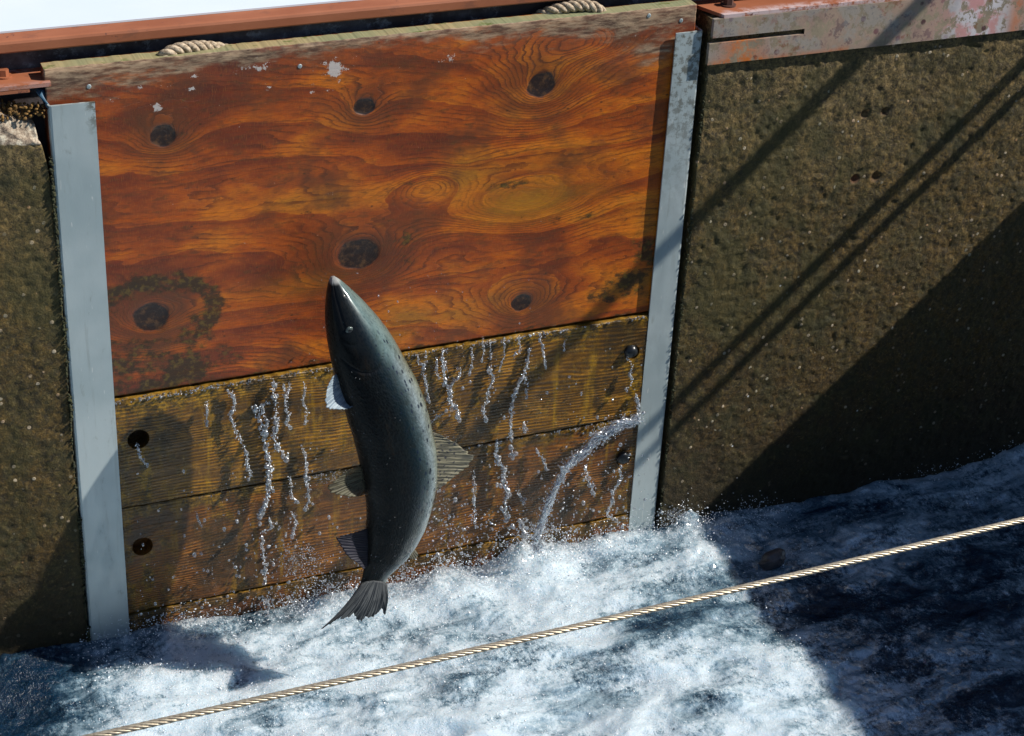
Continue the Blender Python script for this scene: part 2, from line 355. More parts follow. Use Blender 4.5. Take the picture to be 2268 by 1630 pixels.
def mat_water():
    m = M('white_water', .25)
    f = m.a('foam')
    bub = m.noise(95, 4, .75); mid = m.noise(22, 5, .7, dist=.6); mid2 = m.noise(48, 4, .75, src=m.map((1.5, .8, 1)))
    wsp = m.noise(7, 5, .65, src=m.map((1, 2.0, 1)), dist=1.2)
    smo = m.rng(m.noise(4.5, 4, .6, src=m.map((1, 1.8, 1), loc=(3, 1, 0)), dist=.6), .40, .62, .30, 1.0)      # where the froth is smooth and where it is lacy
    det = m.op('ADD', m.op('MULTIPLY', m.op('SUBTRACT', mid, .5), .7), m.op('MULTIPLY', m.op('SUBTRACT', mid2, .5), 1.5))
    det = m.op('ADD', det, m.op('MULTIPLY', m.op('SUBTRACT', bub, .5), 1.3)); det = m.op('MULTIPLY', det, smo)
    k = m.op('ADD', m.op('ADD', f, det), m.op('MULTIPLY', m.op('SUBTRACT', wsp, .5), 1.5))
    fm = m.rng(k, -.02, 1.02)
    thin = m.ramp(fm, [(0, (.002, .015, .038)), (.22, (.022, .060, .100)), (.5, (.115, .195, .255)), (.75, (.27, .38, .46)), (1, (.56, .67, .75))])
    vb = m.vor(165); vc = m.n('ShaderNodeSeparateColor'); m.put(vc.inputs[0], m.vor(165, out='Color'))
    vb2 = m.vor(330); dots = m.op('MAXIMUM', m.op('MULTIPLY', m.rng(vb, .22, .34, 1, 0), m.rng(vc.outputs[0], .55, .65)), m.op('MULTIPLY', m.rng(vb2, .22, .34, 1, 0), .7))
    thin = m.mix(m.op('MULTIPLY', dots, m.op('MULTIPLY', smo, m.rng(fm, .08, .5, .05, .55))), thin, (.80, .86, .90))
    holes = m.op('MULTIPLY', m.rng(m.noise(120, 4, .8), .53, .62), m.op('MULTIPLY', smo, m.rng(fm, .95, .35, 0, .55))); thin = m.mix(holes, thin, (.03, .055, .065))
    m.set(Base_Color=thin, Roughness=m.rng(fm, 0, 1, .16, .38))
    m.b.inputs['IOR'].default_value = 1.33
    bw = m.noise(6, 3, .6, dist=.8)
    m.put(m.b.inputs['Coat Weight'], m.rng(fm, .1, .6, .05, .9)); m.b.inputs['Coat IOR'].default_value = 2.0; m.b.inputs['Coat Roughness'].default_value = .10
    v1 = m.vor(240); v2 = m.vor(120)
    h = m.op('ADD', m.op('MULTIPLY', m.noise(55, 4, .75), 1.3), m.op('MULTIPLY', m.noise(190, 3, .75), .8)); h = m.op('ADD', h, m.op('MULTIPLY', v1, m.rng(bw, .35, .7, .25, .9)))
    h = m.op('ADD', h, m.op('MULTIPLY', v2, .35))
    h = m.op('ADD', h, m.op('MULTIPLY', m.noise(20, 3, .6, dist=.5), 1.6)); m.bump(h, .0032, .85)
    m.b.inputs['Subsurface Weight'].default_value = .8; m.b.inputs['Subsurface Radius'].default_value = (.7, .9, 1.0); m.b.inputs['Subsurface Scale'].default_value = .11
    nb = m.t.nodes[-1] if False else None
    return m.m
def mat_drop():
    m = M('clear_water_drops', .04)
    m.b.inputs['Transmission Weight'].default_value = .90; m.b.inputs['IOR'].default_value = 1.33
    m.set(Base_Color=(.95, .97, 1.0)); m.b.inputs['Coat Weight'].default_value = 1.; m.b.inputs['Coat IOR'].default_value = 2.4; m.b.inputs['Coat Roughness'].default_value = .10; return m.m
def mat_spray():
    m = M('frothy_drops', .12); m.b.inputs['Transmission Weight'].default_value = .12; m.b.inputs['IOR'].default_value = 1.33
    m.set(Base_Color=(.85, .9, .95)); m.b.inputs['Coat Weight'].default_value = 1.; m.b.inputs['Coat IOR'].default_value = 2.0; m.b.inputs['Coat Roughness'].default_value = .12; return m.m
def mat_fish():
    m = M('salmon_skin', .28)
    uv = m.n('ShaderNodeUVMap'); uv.uv_map = 'UVMap'; U = uv.outputs[0]
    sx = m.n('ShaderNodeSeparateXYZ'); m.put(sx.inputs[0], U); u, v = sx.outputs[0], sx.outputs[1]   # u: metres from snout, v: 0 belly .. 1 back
    col = m.ramp(v, [(0, (.022, .018, .014)), (.12, (.006, .006, .006)), (.50, (.004, .006, .008)), (.64, (.006, .014, .020)), (.76, (.045, .070, .078)), (.85, (.20, .25, .265)), (.94, (.22, .25, .215)), (1, (.10, .11, .055))])  # sun-to-shade falloff painted in: near black on the flank, pale towards the back
    n = m.noise(9, 4, src=m.map((1, .25, 1), src=U)); col = m.mix(m.op('MULTIPLY', m.rng(n, .4, .7, 0, .6), m.rng(v, .8, .6, .3, 1)), col, m.mix(.5, col, (.010, .014, .014)))
    n4 = m.noise(14, 4, .7, src=m.map((1, .5, 1), src=U, loc=(5, 2, 0)))
    col = m.mix(m.op('MULTIPLY', m.rng(n4, .5, .65, 0, .35), m.rng(v, .55, .35)), col, (.028, .020, .013))
    head = m.rng(u, .21, .15); col = m.mix(m.op('MULTIPLY', head, m.rng(v, .58, .82, .0, .8)), col, (.10, .155, .15))
    sil = m.op('MULTIPLY', m.rng(u, .5, .7), m.rng(v, .5, .72)); col = m.mix(m.op('MULTIPLY', sil, .5), col, (.20, .22, .21))
    scm = m.map((1, .24, 1), src=U)
    vs = m.vor(150, src=scm); 
    col = m.mix(m.op('MULTIPLY', m.rng(vs, .35, .75, 0, .55), m.rng(u, .14, .2)), col, m.mix(.6, col, (.006, .01, .012)))
    sp = m.vor(78, src=m.map((.7, .26, 1), src=U)); spc = m.vor(78, src=m.map((.7, .26, 1), src=U), out='Color'); c3 = m.n('ShaderNodeSeparateColor'); m.put(c3.inputs[0], spc)
    sm = m.op('MULTIPLY', m.rng(m.op('ADD', sp, m.op('MULTIPLY', m.noise(300, 2, src=scm), .15)), .30, .38, 1, 0), m.rng(c3.outputs[0], .16, .22))
    sm = m.op('MULTIPLY', sm, m.op('MULTIPLY', m.rng(v, .54, .68), m.rng(u, .06, .16)))
    col = m.mix(m.op('MULTIPLY', sm, .9), col, (.008, .014, .03))
    col = m.mix(m.rng(m.a('line'), 0, 1), col, (.008, .008, .01))
    mo = m.noise(26, 5, .75, src=m.map((1, .24, 1), src=U)); col = m.mix(m.op('MULTIPLY', m.rng(mo, .48, .66, 0, .65), m.rng(v, .45, .65, .3, 1)), col, m.mix(.65, col, (.01, .012, .008)))
    col = m.mix(m.rng(u, .012, .004, 0, .5), col, (.5, .5, .48))
    m.set(Base_Color=col, Metallic=m.rng(v, .6, .85, 0, .2), Roughness=m.rng(vs, .2, .8, .22, .42))
    m.put(m.b.inputs['Coat Weight'], m.rng(v, .55, .78, .03, .45)); m.b.inputs['Coat Roughness'].default_value = .12; m.b.inputs['Specular IOR Level'].default_value = .12
    h = m.op('MULTIPLY', m.op('SUBTRACT', 1.0, vs), m.rng(u, .14, .2)); m.bump(m.op('ADD', h, m.op('MULTIPLY', m.noise(40, 3, src=scm), .3)), .0013, .6); return m.m
def mat_fin(name, c0, c1, alpha=1.0, spots=False):
    m = M(name, .55, spec=.25)
    uv = m.n('ShaderNodeUVMap'); uv.uv_map = 'UVMap'; U = uv.outputs[0]
    ray = m.noise(1, 3, .6, src=m.map((38, 1.5, 1), src=U)); bl = m.noise(3, 3, src=U)
    c = m.mix(m.rng(ray, .38, .62), c0, c1); c = m.mix(m.rng(bl, .45, .7, 0, .5), c, c0)
    if spots:
        sx = m.n('ShaderNodeSeparateXYZ'); m.put(sx.inputs[0], U)
        s = m.rng(m.vor(9, src=m.map((1.6, 1, 1), src=U)), .22, .32, 1, 0); c = m.mix(m.op('MULTIPLY', s, .85), c, (.012, .015, .03))
    m.set(Base_Color=c, Alpha=alpha); m.bump(ray, .002, .7)
    m.b.inputs['Subsurface Weight'].default_value = 0
    m.b.inputs['Transmission Weight'].default_value = .25 if alpha < 1 else 0
    return m.m
def mat_rope():
    m = M('manila_rope', .85); n = m.noise(160, 4, .7, src=m.map((1, 1, 1)))
    c = m.mix(m.rng(n, .35, .65), (.22, .16, .10), (.56, .45, .32)); c = m.mix(m.rng(m.noise(12, 3), .6, .75, 0, .5), c, (.14, .18, .10))
    m.set(Base_Color=c); m.bump(n, .0012, .9); return m.m
def mat_cable():
    m = M('wire_cable_steel', .38, .55); n = m.noise(200, 3)
    c = m.mix(m.rng(n, .3, .7), (.34, .28, .21), (.60, .52, .38)); m.set(Base_Color=c); m.bump(n, .0003, .6); return m.m
def mat_deck():
    m = M('white_painted_deck', .5); n = m.noise(2.2, 3); 
    m.set(Base_Color=m.mix(m.rng(n, .35, .65), (.62, .69, .76), (.68, .73, .78))); return m.m

PLY = mat_plywood(); TOPW = mat_top_wood(); CONC = mat_concrete(); GALV = mat_galv(); RUST = mat_rust(); PRIM = mat_primer()
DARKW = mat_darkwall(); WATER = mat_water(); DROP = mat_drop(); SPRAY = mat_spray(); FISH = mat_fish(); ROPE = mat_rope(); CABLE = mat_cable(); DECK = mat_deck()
DARKSTEEL = mat_simple('dark_rusty_steel', (.08, .035, .025), .6); BLACK = mat_simple('wet_black_rubber', (.012, .014, .016), .3)
WALKC = mat_simple('catwalk_concrete', (.28, .27, .25), .85, nsc=8); PAINT = mat_simple('grey_rail_paint', (.22, .24, .24), .5, .3)
MOSS = mat_simple('dark_moss', (.028, .03, .010), .9, nsc=60, var=.6); OMOSS = mat_simple('ochre_lichen', (.16, .085, .02), .9, nsc=50, var=.5)
GOLDW = mat_simple('golden_wet_algae', (.20, .11, .018), .2, nsc=60, var=.6); ROCK = mat_simple('wet_brown_snag', (.07, .06, .06), .3, nsc=30, var=.5, bump=.003)
BLUET = mat_simple('faded_blue_tarp', (.02, .07, .12), .5, nsc=40, var=.4)

# ---------------------------------------------------------------- slab: a board or wall with a finely modelled front
def slab(name, x0, x1, z0, z1, yf, yb, step, mats, disp=None, attrs=None, holes=(), parent=None, topmat=None, edge=None):
    nx = max(2, int(round((x1 - x0) / step)) + 1); nz = max(2, int(round((z1 - z0) / step)) + 1)
    X, Z = np.meshgrid(np.linspace(x0, x1, nx), np.linspace(z0, z1, nz), indexing='ij')
    X0, Z0 = X.copy(), Z.copy()
    inside = np.zeros(X.shape, bool)
    for hx, hz, hr in holes:                                   # snap the rim onto the circle, drop what lies inside
        d = np.hypot(X - hx, Z - hz); near = np.abs(d - hr) < step * .72
        ang = np.arctan2(Z - hz, X - hx); X = np.where(near, hx + hr * np.cos(ang), X); Z = np.where(near, hz + hr * np.sin(ang), Z)
        inside |= d <= hr + step * .72
    Y = np.full_like(X, yf)
    if disp is not None: Y = Y + disp(X0, Z0)
    if edge is not None: X, Z = edge(X, Z)
    V = np.stack([X, Y, Z], -1).reshape(-1, 3); idx = np.arange(nx * nz).reshape(nx, nz)
    F = grid_faces(nx, nz); 
    if holes: 
        ins = inside.ravel(); F = F[~ins[F].all(1)]
    F = F[:, ::1]; nF = len(F); extra = []
    V = list(map(tuple, V)); F = F.tolist()
    def strip(ring):
        o = len(V)
        for i in ring: V.append((V[i][0], yb, V[i][2]))
        return [[ring[k], ring[k + 1], o + k + 1, o + k] for k in range(len(ring) - 1)]
    tops = strip(idx[:, -1].tolist()); bots = strip(idx[::-1, 0].tolist()); ls = strip(idx[0, :].tolist()); rs = strip(idx[-1, ::-1].tolist())
    F += bots + ls + rs; nt = len(F); F += tops; nt2 = len(F)
    o = len(V); V += [(x0, yb, z0), (x1, yb, z0), (x1, yb, z1), (x0, yb, z1)]; F.append([o, o + 1, o + 2, o + 3])
    for hx, hz, hr in holes:                                   # the bore, closed a little way in
        k = 28; o = len(V)
        for yy in (yf - .0004, yb - .004):
            for t in range(k): V.append((hx + (hr + .0005) * math.cos(2 * math.pi * t / k), yy, hz + (hr + .0005) * math.sin(2 * math.pi * t / k)))
        F += [[o + t, o + (t + 1) % k, o + k + (t + 1) % k, o + k + t] for t in range(k)]; F.append([o + k + t for t in range(k)])
    me = mesh(name, V, F)
    ob = link(name, me, mats if isinstance(mats, list) else [mats], parent)
    n = len(me.polygons); sm = np.zeros(n, bool); sm[:nF] = True; me.polygons.foreach_set('use_smooth', sm)
    if topmat is not None:
        me.materials.append(topmat); mi = np.zeros(n, np.int32); mi[nt:nt2] = len(me.materials) - 1; me.polygons.foreach_set('material_index', mi)
    if attrs:
        for an, fn in attrs.items():
            vals = np.zeros(len(V)); vals[:nx * nz] = fn(X0, Z0).ravel(); attr(me, an, vals)
    return ob
def P2(px): p = at(px, y=.012); return p[0], p[2]               # board-face coordinates of a photo point

# ---------------------------------------------------------------- plywood panel
knots = []   # x, z, rx, rz, amp, core radius
for px, py, rx, rz, a, c in [(362, 303, .075, .060, 1.6, .024), (808, 238, .065, .055, 1.4, .020), (1200, 190, .105, .085, 2.4, .029),
                             (795, 565, .130, .092, 3.0, .039), (335, 705, .115, .100, 2.2, .034), (1155, 672, .095, .066, 2.0, .022)]:
    x, z = P2((px, py)); knots.append((x, z, rx, rz, a, c))
swirls = [(*P2((1160, 450)), .17, .060, 2.0), (*P2((950, 415)), .075, .045, -1.2), (*P2((1290, 95)), .12, .04, 1.3), (*P2((640, 640)), .25, .05, .9), (*P2((560, 395)), .2, .04, -.7)]
def grain(x, z):
    g = z * 11 + 1.5 * x * .35 + 2.5 * (fbm(x * 1.2, z * 3.6, 3, 3) - .5) + .55 * (fbm(x * 4, z * 14, 9, 3) - .5)
    for kx, kz, rx, rz, a, c in knots:
        d = np.sqrt(((x - kx) / rx) ** 2 + ((z - kz) / rz) ** 2 + .02); g = g + a * 1.25 * np.exp(-d * 1.7)
    for kx, kz, rx, rz, a in swirls: g = g + a * np.exp(-(((x - kx) / rx) ** 2 + ((z - kz) / rz) ** 2))
    return g
def ringf(x, z):
    r = np.zeros_like(x)
    for kx, kz, rx, rz, a, c in knots: r = np.maximum(r, np.exp(-((((x - kx) / rx) ** 2 + ((z - kz) / rz) ** 2) * .8) ** 2))
    return r
def knotf(x, z):
    r = np.zeros_like(x)
    for kx, kz, rx, rz, a, c in knots:
        an = np.arctan2(z - kz, x - kx); d = np.hypot((x - kx) * .86, (z - kz) * 1.05) * (1 + .05 * np.sin(an * 2 + kx * 9) + .03 * np.sin(an * 5 + kz * 20)); r = np.maximum(r, sst(1.35, .65, d / c))
    return r
def spotf(lst):
    def f(x, z):
        r = np.zeros_like(x)
        for px, py, sx, sz, a in lst:
            cx, cz = P2((px, py)); r = np.maximum(r, a * np.exp(-(((x - cx) / sx) ** 2 + ((z - cz) / sz) ** 2)))
        return r
    return f
yellowf = spotf([(1165, 450, .13, .045, 1.), (1300, 425, .08, .03, .4), (640, 640, .12, .03, .3)])
def algae_shadef(x, z):
    r = spotf([(150 + 120, 800, .14, .07, .62), (400, 830, .12, .07, .70), (300, 860, .22, .06, .62), (440, 740, .05, .07, .6), (500, 800, .10, .03, .4), (700, 800, .12, .015, .35), (905, 540, .03, .06, .42), (1430, 560, .035, .06, .7),
               (1400, 620, .06, .05, .75), (1340, 660, .05, .03, .55), (1210, 90, .06, .03, .35), (1290, 480, .14, .018, .38), (1130, 410, .12, .010, .5),  # spots by the right guide paint in the top rail's shadow
               (930, 405, .06, .012, .5), (860, 270, .02, .02, .4), (330, 350, .04, .01, .3)])(x, z)
    kx, kz = P2((350, 720)); d = np.hypot((x - kx) / 1.15, z - kz); ang = np.arctan2(z - kz, x - kx)
    arc = np.exp(-((d - .100 - .016 * np.sin(ang * 3) - .05 * (fbm(x * 14, z * 14, 77, 3) - .5)) / .030) ** 2) * (.1 + 1.4 * fbm(x * 9, z * 9, 78, 3)) * sst(-1.9, -.9, ang) * sst(3.1, 2.3, ang)
    r = np.maximum(r, .85 * arc)
    return np.maximum(r, .45 * np.exp(-((z - .0) / .014) ** 2))
def weatherf(x, z):
    return np.maximum(sst(.66, .79, z + .02 * np.sin(x * 5 + 2) + .09 * (fbm(x * 3, z * 3, 55, 3) - .5)) * 1.15, spotf([(160, 190, .07, .035, .8), (1440, 110, .12, .05, .75), (760, 90, .2, .035, .5)])(x, z))
paintf = spotf([(738, 150, .036, .028, .84), (568, 152, .036, .020, .74), (600, 178, .02, .008, .6), (255, 225, .01, .012, .6), (430, 172, .014, .007, .72), (425, 200, .012, .006, .6), (348, 240, .018, .012, .66), (330, 232, .010, .01, .6),
                (314, 196, .010, .010, .62), (368, 192, .014, .005, .6), (490, 238, .012, .006, .5), (588, 200, .018, .010, .62), (695, 188, .008, .01, .6), (1000, 130, .05, .016, .36), (700, 205, .04, .01, .35), (300, 330 - 95, .02, .01, .5), (1395, 92, .04, .02, .35)])
def plydisp(x, z):
    g = grain(x, z)
    return -.0007 * (fbm(x * 14, z * 60, 5, 3) - .5) - .0008 * (g - np.floor(g)) * 0.5 + .003 * knotf(x, z) * .8 + .004 * sst(.765, .7755, z) * fbm(x * 30, z * 30, 8, 3)
panel = empty('plywood_panel', (.63, .03, 0))
tag(panel, 'wide orange-brown plywood panel with dark round knots, topmost board of the gate', 'panel')
def plyedge(X, Z):
    top = sst(.74, .7755, Z); return X + (fbm(Z * 40, X * 3, 4, 3) - .5) * .004 * (sst(-.06, -.095, X) + sst(1.32, 1.35, X)), Z - top * (fbm(X * 60, X * 0, 11, 4, .7) - .35) * .0035
bd = slab('board', -.093, 1.352, .0035, .7755, .016, .052, .003, PLY, plydisp, dict(grain=grain, ring=ringf, knot=knotf, yellow=yellowf, algae=algae_shadef, weather=weatherf, paint=paintf), topmat=TOPW, edge=plyedge)
adopt(bd, panel)
def screw(px, y):
    p = at(px, y=y); bm = bmesh.new()
    bmesh.ops.create_cone(bm, cap_ends=True, segments=20, radius1=.0052, radius2=.0040, depth=.002, matrix=Matrix.Translation(p) @ Matrix.Rotation(math.pi / 2, 4, 'X'))
    for a in (0, math.pi / 2):
        bmesh.ops.create_cube(bm, size=1, matrix=Matrix.Translation(Vector(p) + Vector((0, -.0011, 0))) @ Matrix.Rotation(a + .4, 4, 'Y') @ Matrix.Diagonal((.006, .0006, .0012, 1)))
    me = bpy.data.meshes.new('screw'); bm.to_mesh(me); bm.free(); return link('screw', me, GALV, smooth=False)
for px in [(197, 192), (1508, 46), (1437, 35), (664, 147)]: adopt(screw(px, .0155), panel)

# ---------------------------------------------------------------- lower timber planks
def plank(x0, x1, z0, z1, yf, mat, seed, holes, label):
    def g(x, z): return z * 120 + 9 * (fbm(x * 1.6 + seed, z * 5, seed, 3) - .5) + 3 * np.exp(-((x - .55) / .2) ** 2) * (z - z0) * 3
    def d(x, z): return -.0016 * (fbm(x * 8, z * 90, seed, 3) - .5) - .0022 * (fbm(x * 30, z * 30, seed + 5, 4) - .5) + .003 * sst(z1 - .012, z1, z) * fbm(x * 40, z * 0, seed + 2, 3)
    def al(x, z):
        r = .55 * sst(z1 - .05, z1 - .004, z) + .32 * fbm(x * 4, z * 4, seed + 9, 3)
        for hx, hz, hr in holes: r = np.maximum(r, .6 * np.exp(-((x - hx - .01) / .02) ** 2) * sst(hz + .02, hz - .03, z))
        return np.maximum(r, .5 * sst(.06, .0, x))
    def e(X, Z): return X, Z - sst(z1 - .008, z1, Z) * fbm(X * 60, X * 0, seed + 3, 3) * .004
    o = slab('timber_plank', x0, x1, z0, z1, yf, .05, .0035, mat, d, dict(grain=g, algae=al), holes=holes, topmat=GOLDW, edge=e)
    return tag(o, label, 'plank')
def H(px, r): x, z = P2(px); return (x, z, r)
pm1 = mat_plank('wet_plank_upper', 1, (.12, .054, .008), (.48, .22, .022), (.42, .225, .013))
pm2 = mat_plank('wet_plank_middle', 4, (.12, .044, .010), (.40, .150, .022), (.34, .18, .012))
pm3 = mat_plank('wet_plank_lowest', 7, (.12, .042, .014), (.34, .115, .03), (.25, .13, .02))
plank(-.08, 1.36, -.286, -.002, .006, pm1, 1, [H((305, 970), .0245), H((1397, 778), .0195)], 'golden-brown wet plank directly under the orange plywood, a black hole at each end')
plank(-.08, 1.36, -.585, -.2895, .0085, pm2, 4, [H((315, 1208), .024), H((1379, 1014), .020)], 'brown wet plank second below the plywood, its left hole lowest on the gate')
plank(-.08, 1.36, -.90, -.5885, .0055, pm3, 7, [], 'reddish bottom plank half sunk in the white foam')
for k, px in enumerate([(1397, 778), (1379, 1014)]):
    p = at(px, y=.004); v, f = blobs([p], .0185 if k == 0 else .017, wob=.08); v[:, 1] = p[1] + (v[:, 1] - p[1]) * .8
    tag(link('plug', fast_mesh('plug', v, f), BLACK), 'black rubber plug filling the right-hand hole of the ' + ('upper wet plank' if k == 0 else 'second wet plank'), 'plug', 'rubber plugs in the plank holes')

# ---------------------------------------------------------------- steel guides
def guide(name, x0, x1t, x1b, z0, z1, yf, yb, label, scuff):
    nz = 160; nx = 12; th = .004
    Z = np.linspace(z0, z1, nz); V = []; prof = []
    for i, z in enumerate(Z):
        t = (z - z0) / (z1 - z0); xr = x1b + (x1t - x1b) * t
        if name == 'L': pts = [(xr, yf + th), (xr, yf)] + [(x0 + .006 + (xr - x0 - .006) * k / nx, yf) for k in range(nx - 1, -1, -1)] + [(x0 + .0018, yf + .0018), (x0, yf + .006), (x0, yb), (x0 + th, yb), (x0 + th, yf + th + .002)]
        else: pts = [(x0, yf + th), (x0, yf)] + [(x0 + (xr - .006 - x0) * k / nx, yf) for k in range(1, nx + 1)] + [(xr - .0018, yf + .0018), (xr, yf + .006), (xr, yb), (xr - th, yb), (xr - th, yf + th + .002)]
        for (x, y) in pts:
            V.append((x, y + .0006 * (fbm(np.array(z * 5), np.array(x * 9), 2, 2) - .5), z))
    k = len(V) // nz; F = grid_faces(nz, k, True).tolist(); F.append(list(range(k))); F.append([len(V) - k + i for i in range(k)])
    me = mesh('steel_guide', V, F); o = link('steel_guide', me, GALV, smooth=False)
    A = np.array(V); attr(me, 'scuff', scuff(A[:, 0], A[:, 2]))
    bm = bmesh.new(); bm.from_mesh(me); bmesh.ops.recalc_face_normals(bm, faces=bm.faces); bm.to_mesh(me); bm.free()
    return tag(o, label, 'steel guide')
guide('L', -.0925, 0.0, 0.0, -1.2, .7025, .0005, .06, 'pale galvanised steel guide strip left of the gate boards', lambda x, z: sst(-.03, 0, x) * sst(.60, .70, z))
guide('R', 1.300, 1.368, 1.378, -1.2, .716, .0045, .06, 'pale galvanised steel guide strip right of the gate boards, crossed by thin shadows', lambda x, z: sst(.2, .7, z) * .8)

# ---------------------------------------------------------------- concrete channel walls
dents = [(*S(2643, 351), .011), (*S(2703, 343), .011), (*S(2611, 547), .011), (*S(2672, 540), .013)]
dents = [(at((a, b), y=0)[0], at((a, b), y=0)[2], r) for a, b, r in dents]
def cdisp(x, z):
    y = -.0075 * (fbm(x * 7, z * 7, 21, 3) - .5) - .0042 * (fbm(x * 55, z * 55, 22, 3) - .5)
    y = y + .0018 * sst(.76, .84, vnoise(x * 48, z * 48, 25)) * sst(.45, .65, vnoise(x * 6, z * 6, 26)) + .0016 * sst(.55, .75, vnoise(x * 90, z * 90, 27))
    for a, b, r in dents: y = y + .008 * sst(1.15, .6, np.hypot(x - a, z - b) / r)
    return y
def rustf(x, z):
    r = np.zeros_like(x)
    for i, (a, b, rr) in enumerate(dents): r = np.maximum(r, (.9 if i == 2 else .3) * sst(1.2, .8, np.hypot(x - a, z - b) / rr))
    return r
def lchip(x, z): return sst(.615, .655, z)
def lside(X, Z):
    t = sst(.5, .72, Z); X = X - sst(-.14, -.095, X) * (t * .022 + .006 * (fbm(Z * 22, Z * 0, 31, 4) - .3))
    return X, Z - sst(.6, .7, Z) * sst(-.21, -.11, X) * .045 - sst(.64, .70, Z) * fbm(X * 30, X * 0, 5, 3) * .014
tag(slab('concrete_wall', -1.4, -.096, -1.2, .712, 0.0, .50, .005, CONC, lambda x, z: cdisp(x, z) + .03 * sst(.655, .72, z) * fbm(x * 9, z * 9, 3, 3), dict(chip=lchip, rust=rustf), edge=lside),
    'mossy olive-brown concrete wall left of the gate, chipped pale along its top', 'wall')
def rside(X, Z): return X + sst(1.41, 1.382, X) * .009 * (fbm(Z * 18, Z * 0, 33, 4) - .35), Z
def rchip(x, z): return .55 * sst(1.43, 1.40, x) * sst(.2, .5, z) * 0.6
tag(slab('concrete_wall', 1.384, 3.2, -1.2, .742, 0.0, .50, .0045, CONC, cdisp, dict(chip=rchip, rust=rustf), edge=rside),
    'mossy brown concrete wall right of the gate, striped by diagonal shadows', 'wall')
box('x', 3.2, 7, .001, .5, -1.2, .742, CONC, 0).name = 'concrete_wall'
tag(bpy.data.objects['concrete_wall.002'] if 'concrete_wall.002' in bpy.data.objects else COL.objects[-1], 'far continuation of the concrete wall under the catwalk', 'wall')
tag(box('concrete_wall', -6, -1.4, .001, .5, -1.2, .712, CONC, 0), 'concrete wall continuing upstream beyond the chipped section', 'wall')
tag(box('concrete_wall', -6, 7, -3.9, -3.15, -1.2, .74, CONC, .01), 'near concrete wall of the channel, below the viewer', 'wall')

# ---------------------------------------------------------------- rusty steel cap right, orange cap plate left
cap = empty('steel_kerb', (1.38, 0, .73)); tag(cap, 'rust-mottled steel edge cap with a long slot, on top of the right concrete wall', 'steel kerb')
def plate_front():
    ztop, zb = .7455, .638; sl0, sl1 = .6885, .7015; xs = 1.625                     # slot from the left end to xs
    nx = 300; X = np.linspace(1.379, 3.2, nx); rows = [zb, .65, .663, .676, sl0, sl1, .712, .723, .734, ztop]
    V = []; F = []
    for side, y in ((0, -.0105), (1, .0)):
        for x in X:
            for r in rows:
                dz = .0014 * (fbm(np.array(x * 12), np.array(r * 3), 6, 3) - .5) if r in (zb, sl0, sl1) else 0
                inset = .006 if (r < sl1 and False) else 0
                V.append((x + (.006 if r > .7 and x < 1.38 else 0), y + .0012 * (fbm(np.array(x * 9), np.array(r * 20), 7, 3) - .5) * (1 - side), r + float(dz)))
    n = len(rows); N = nx * n
    for i in range(nx - 1):
        for j in range(n - 1):
            if rows[j] == sl0 and X[i + 1] < xs: continue
            a = i * n + j; F.append([a, a + n, a + n + 1, a + 1]); F.append([N + a, N + a + 1, N + a + n + 1, N + a + n])
    for i in range(nx - 1):
        a = i * n; F.append([a, N + a, N + a + n, a + n]); a = i * n + n - 1; F.append([a, a + n, N + a + n, N + a])
        if X[i + 1] < xs:
            for j in (4, 5):
                a = i * n + j; F.append([a, a + n, N + a + n, N + a])
    for j in range(n - 1):
        if rows[j] != sl0: F.append([j, j + 1, N + j + 1, N + j])
    me = mesh('face_plate', V, F); bm = bmesh.new(); bm.from_mesh(me); bmesh.ops.recalc_face_normals(bm, faces=bm.faces); bm.to_mesh(me); bm.free()
    A = np.array(V); cx = at((2170, 25), y=-.01); ox = at((1625, 128), y=-.01)
    attr(me, 'white', .9 * np.exp(-((A[:, 0] - cx[0]) / .09) ** 2) + .2); attr(me, 'orange', np.exp(-((A[:, 0] - ox[0] - .02) / .05) ** 2) * (A[:, 2] < .69) + .9 * np.exp(-((A[:, 2] - .641) / .005) ** 2) * (A[:, 0] < 1.75) + .7 * np.exp(-((A[:, 0] - 2.21) / .02) ** 2))
    return link('face_plate', me, RUST, smooth=False)
adopt(plate_front(), cap)
def top_plate(x0, x1, yf, yb, z, skew, worn):
    nx = 220; ny = 24; X, Yv = np.meshgrid(np.linspace(0, 1, nx), np.linspace(0, 1, ny), indexing='ij')
    yy = yf + (yb - yf) * Yv; xx = x0 + skew * (1 - Yv) + (x1 - x0 - skew * (1 - Yv)) * X
    zz = z + .0012 * (fbm(xx * 8, yy * 8, 3, 3) - .5)
    V = np.stack([xx, yy, zz], -1).reshape(-1, 3); F = grid_faces(nx, ny)
    V2 = V.copy(); V2[:, 2] -= .008; N = len(V); idx = np.arange(N).reshape(nx, ny)
    Fs = F.tolist() + (F[:, ::-1] + N).tolist()
    for ring in (idx[:, 0], idx[::-1, -1], idx[::-1, 0][:0]):
        Fs += [[int(ring[k + 1]), int(ring[k]), int(ring[k] + N), int(ring[k + 1] + N)] for k in range(len(ring) - 1)]
    for ring in (idx[0, ::-1], idx[-1, :]):
        Fs += [[int(ring[k + 1]), int(ring[k]), int(ring[k] + N), int(ring[k + 1] + N)] for k in range(len(ring) - 1)]
    V = np.concatenate([V, V2]); me = mesh('top_plate', V, Fs)
    bm = bmesh.new(); bm.from_mesh(me); bmesh.ops.recalc_face_normals(bm, faces=bm.faces); bm.to_mesh(me); bm.free()
    attr(me, 'worn', worn(V[:, 0], V[:, 1])); return link('top_plate', me, PRIM, smooth=False)
adopt(top_plate(1.358, 3.2, -.0085, .115, .7540, .052, lambda x, y: sst(.03, -.005, y) * .9 + .5 * sst(1.7, 2.2, x)), cap)
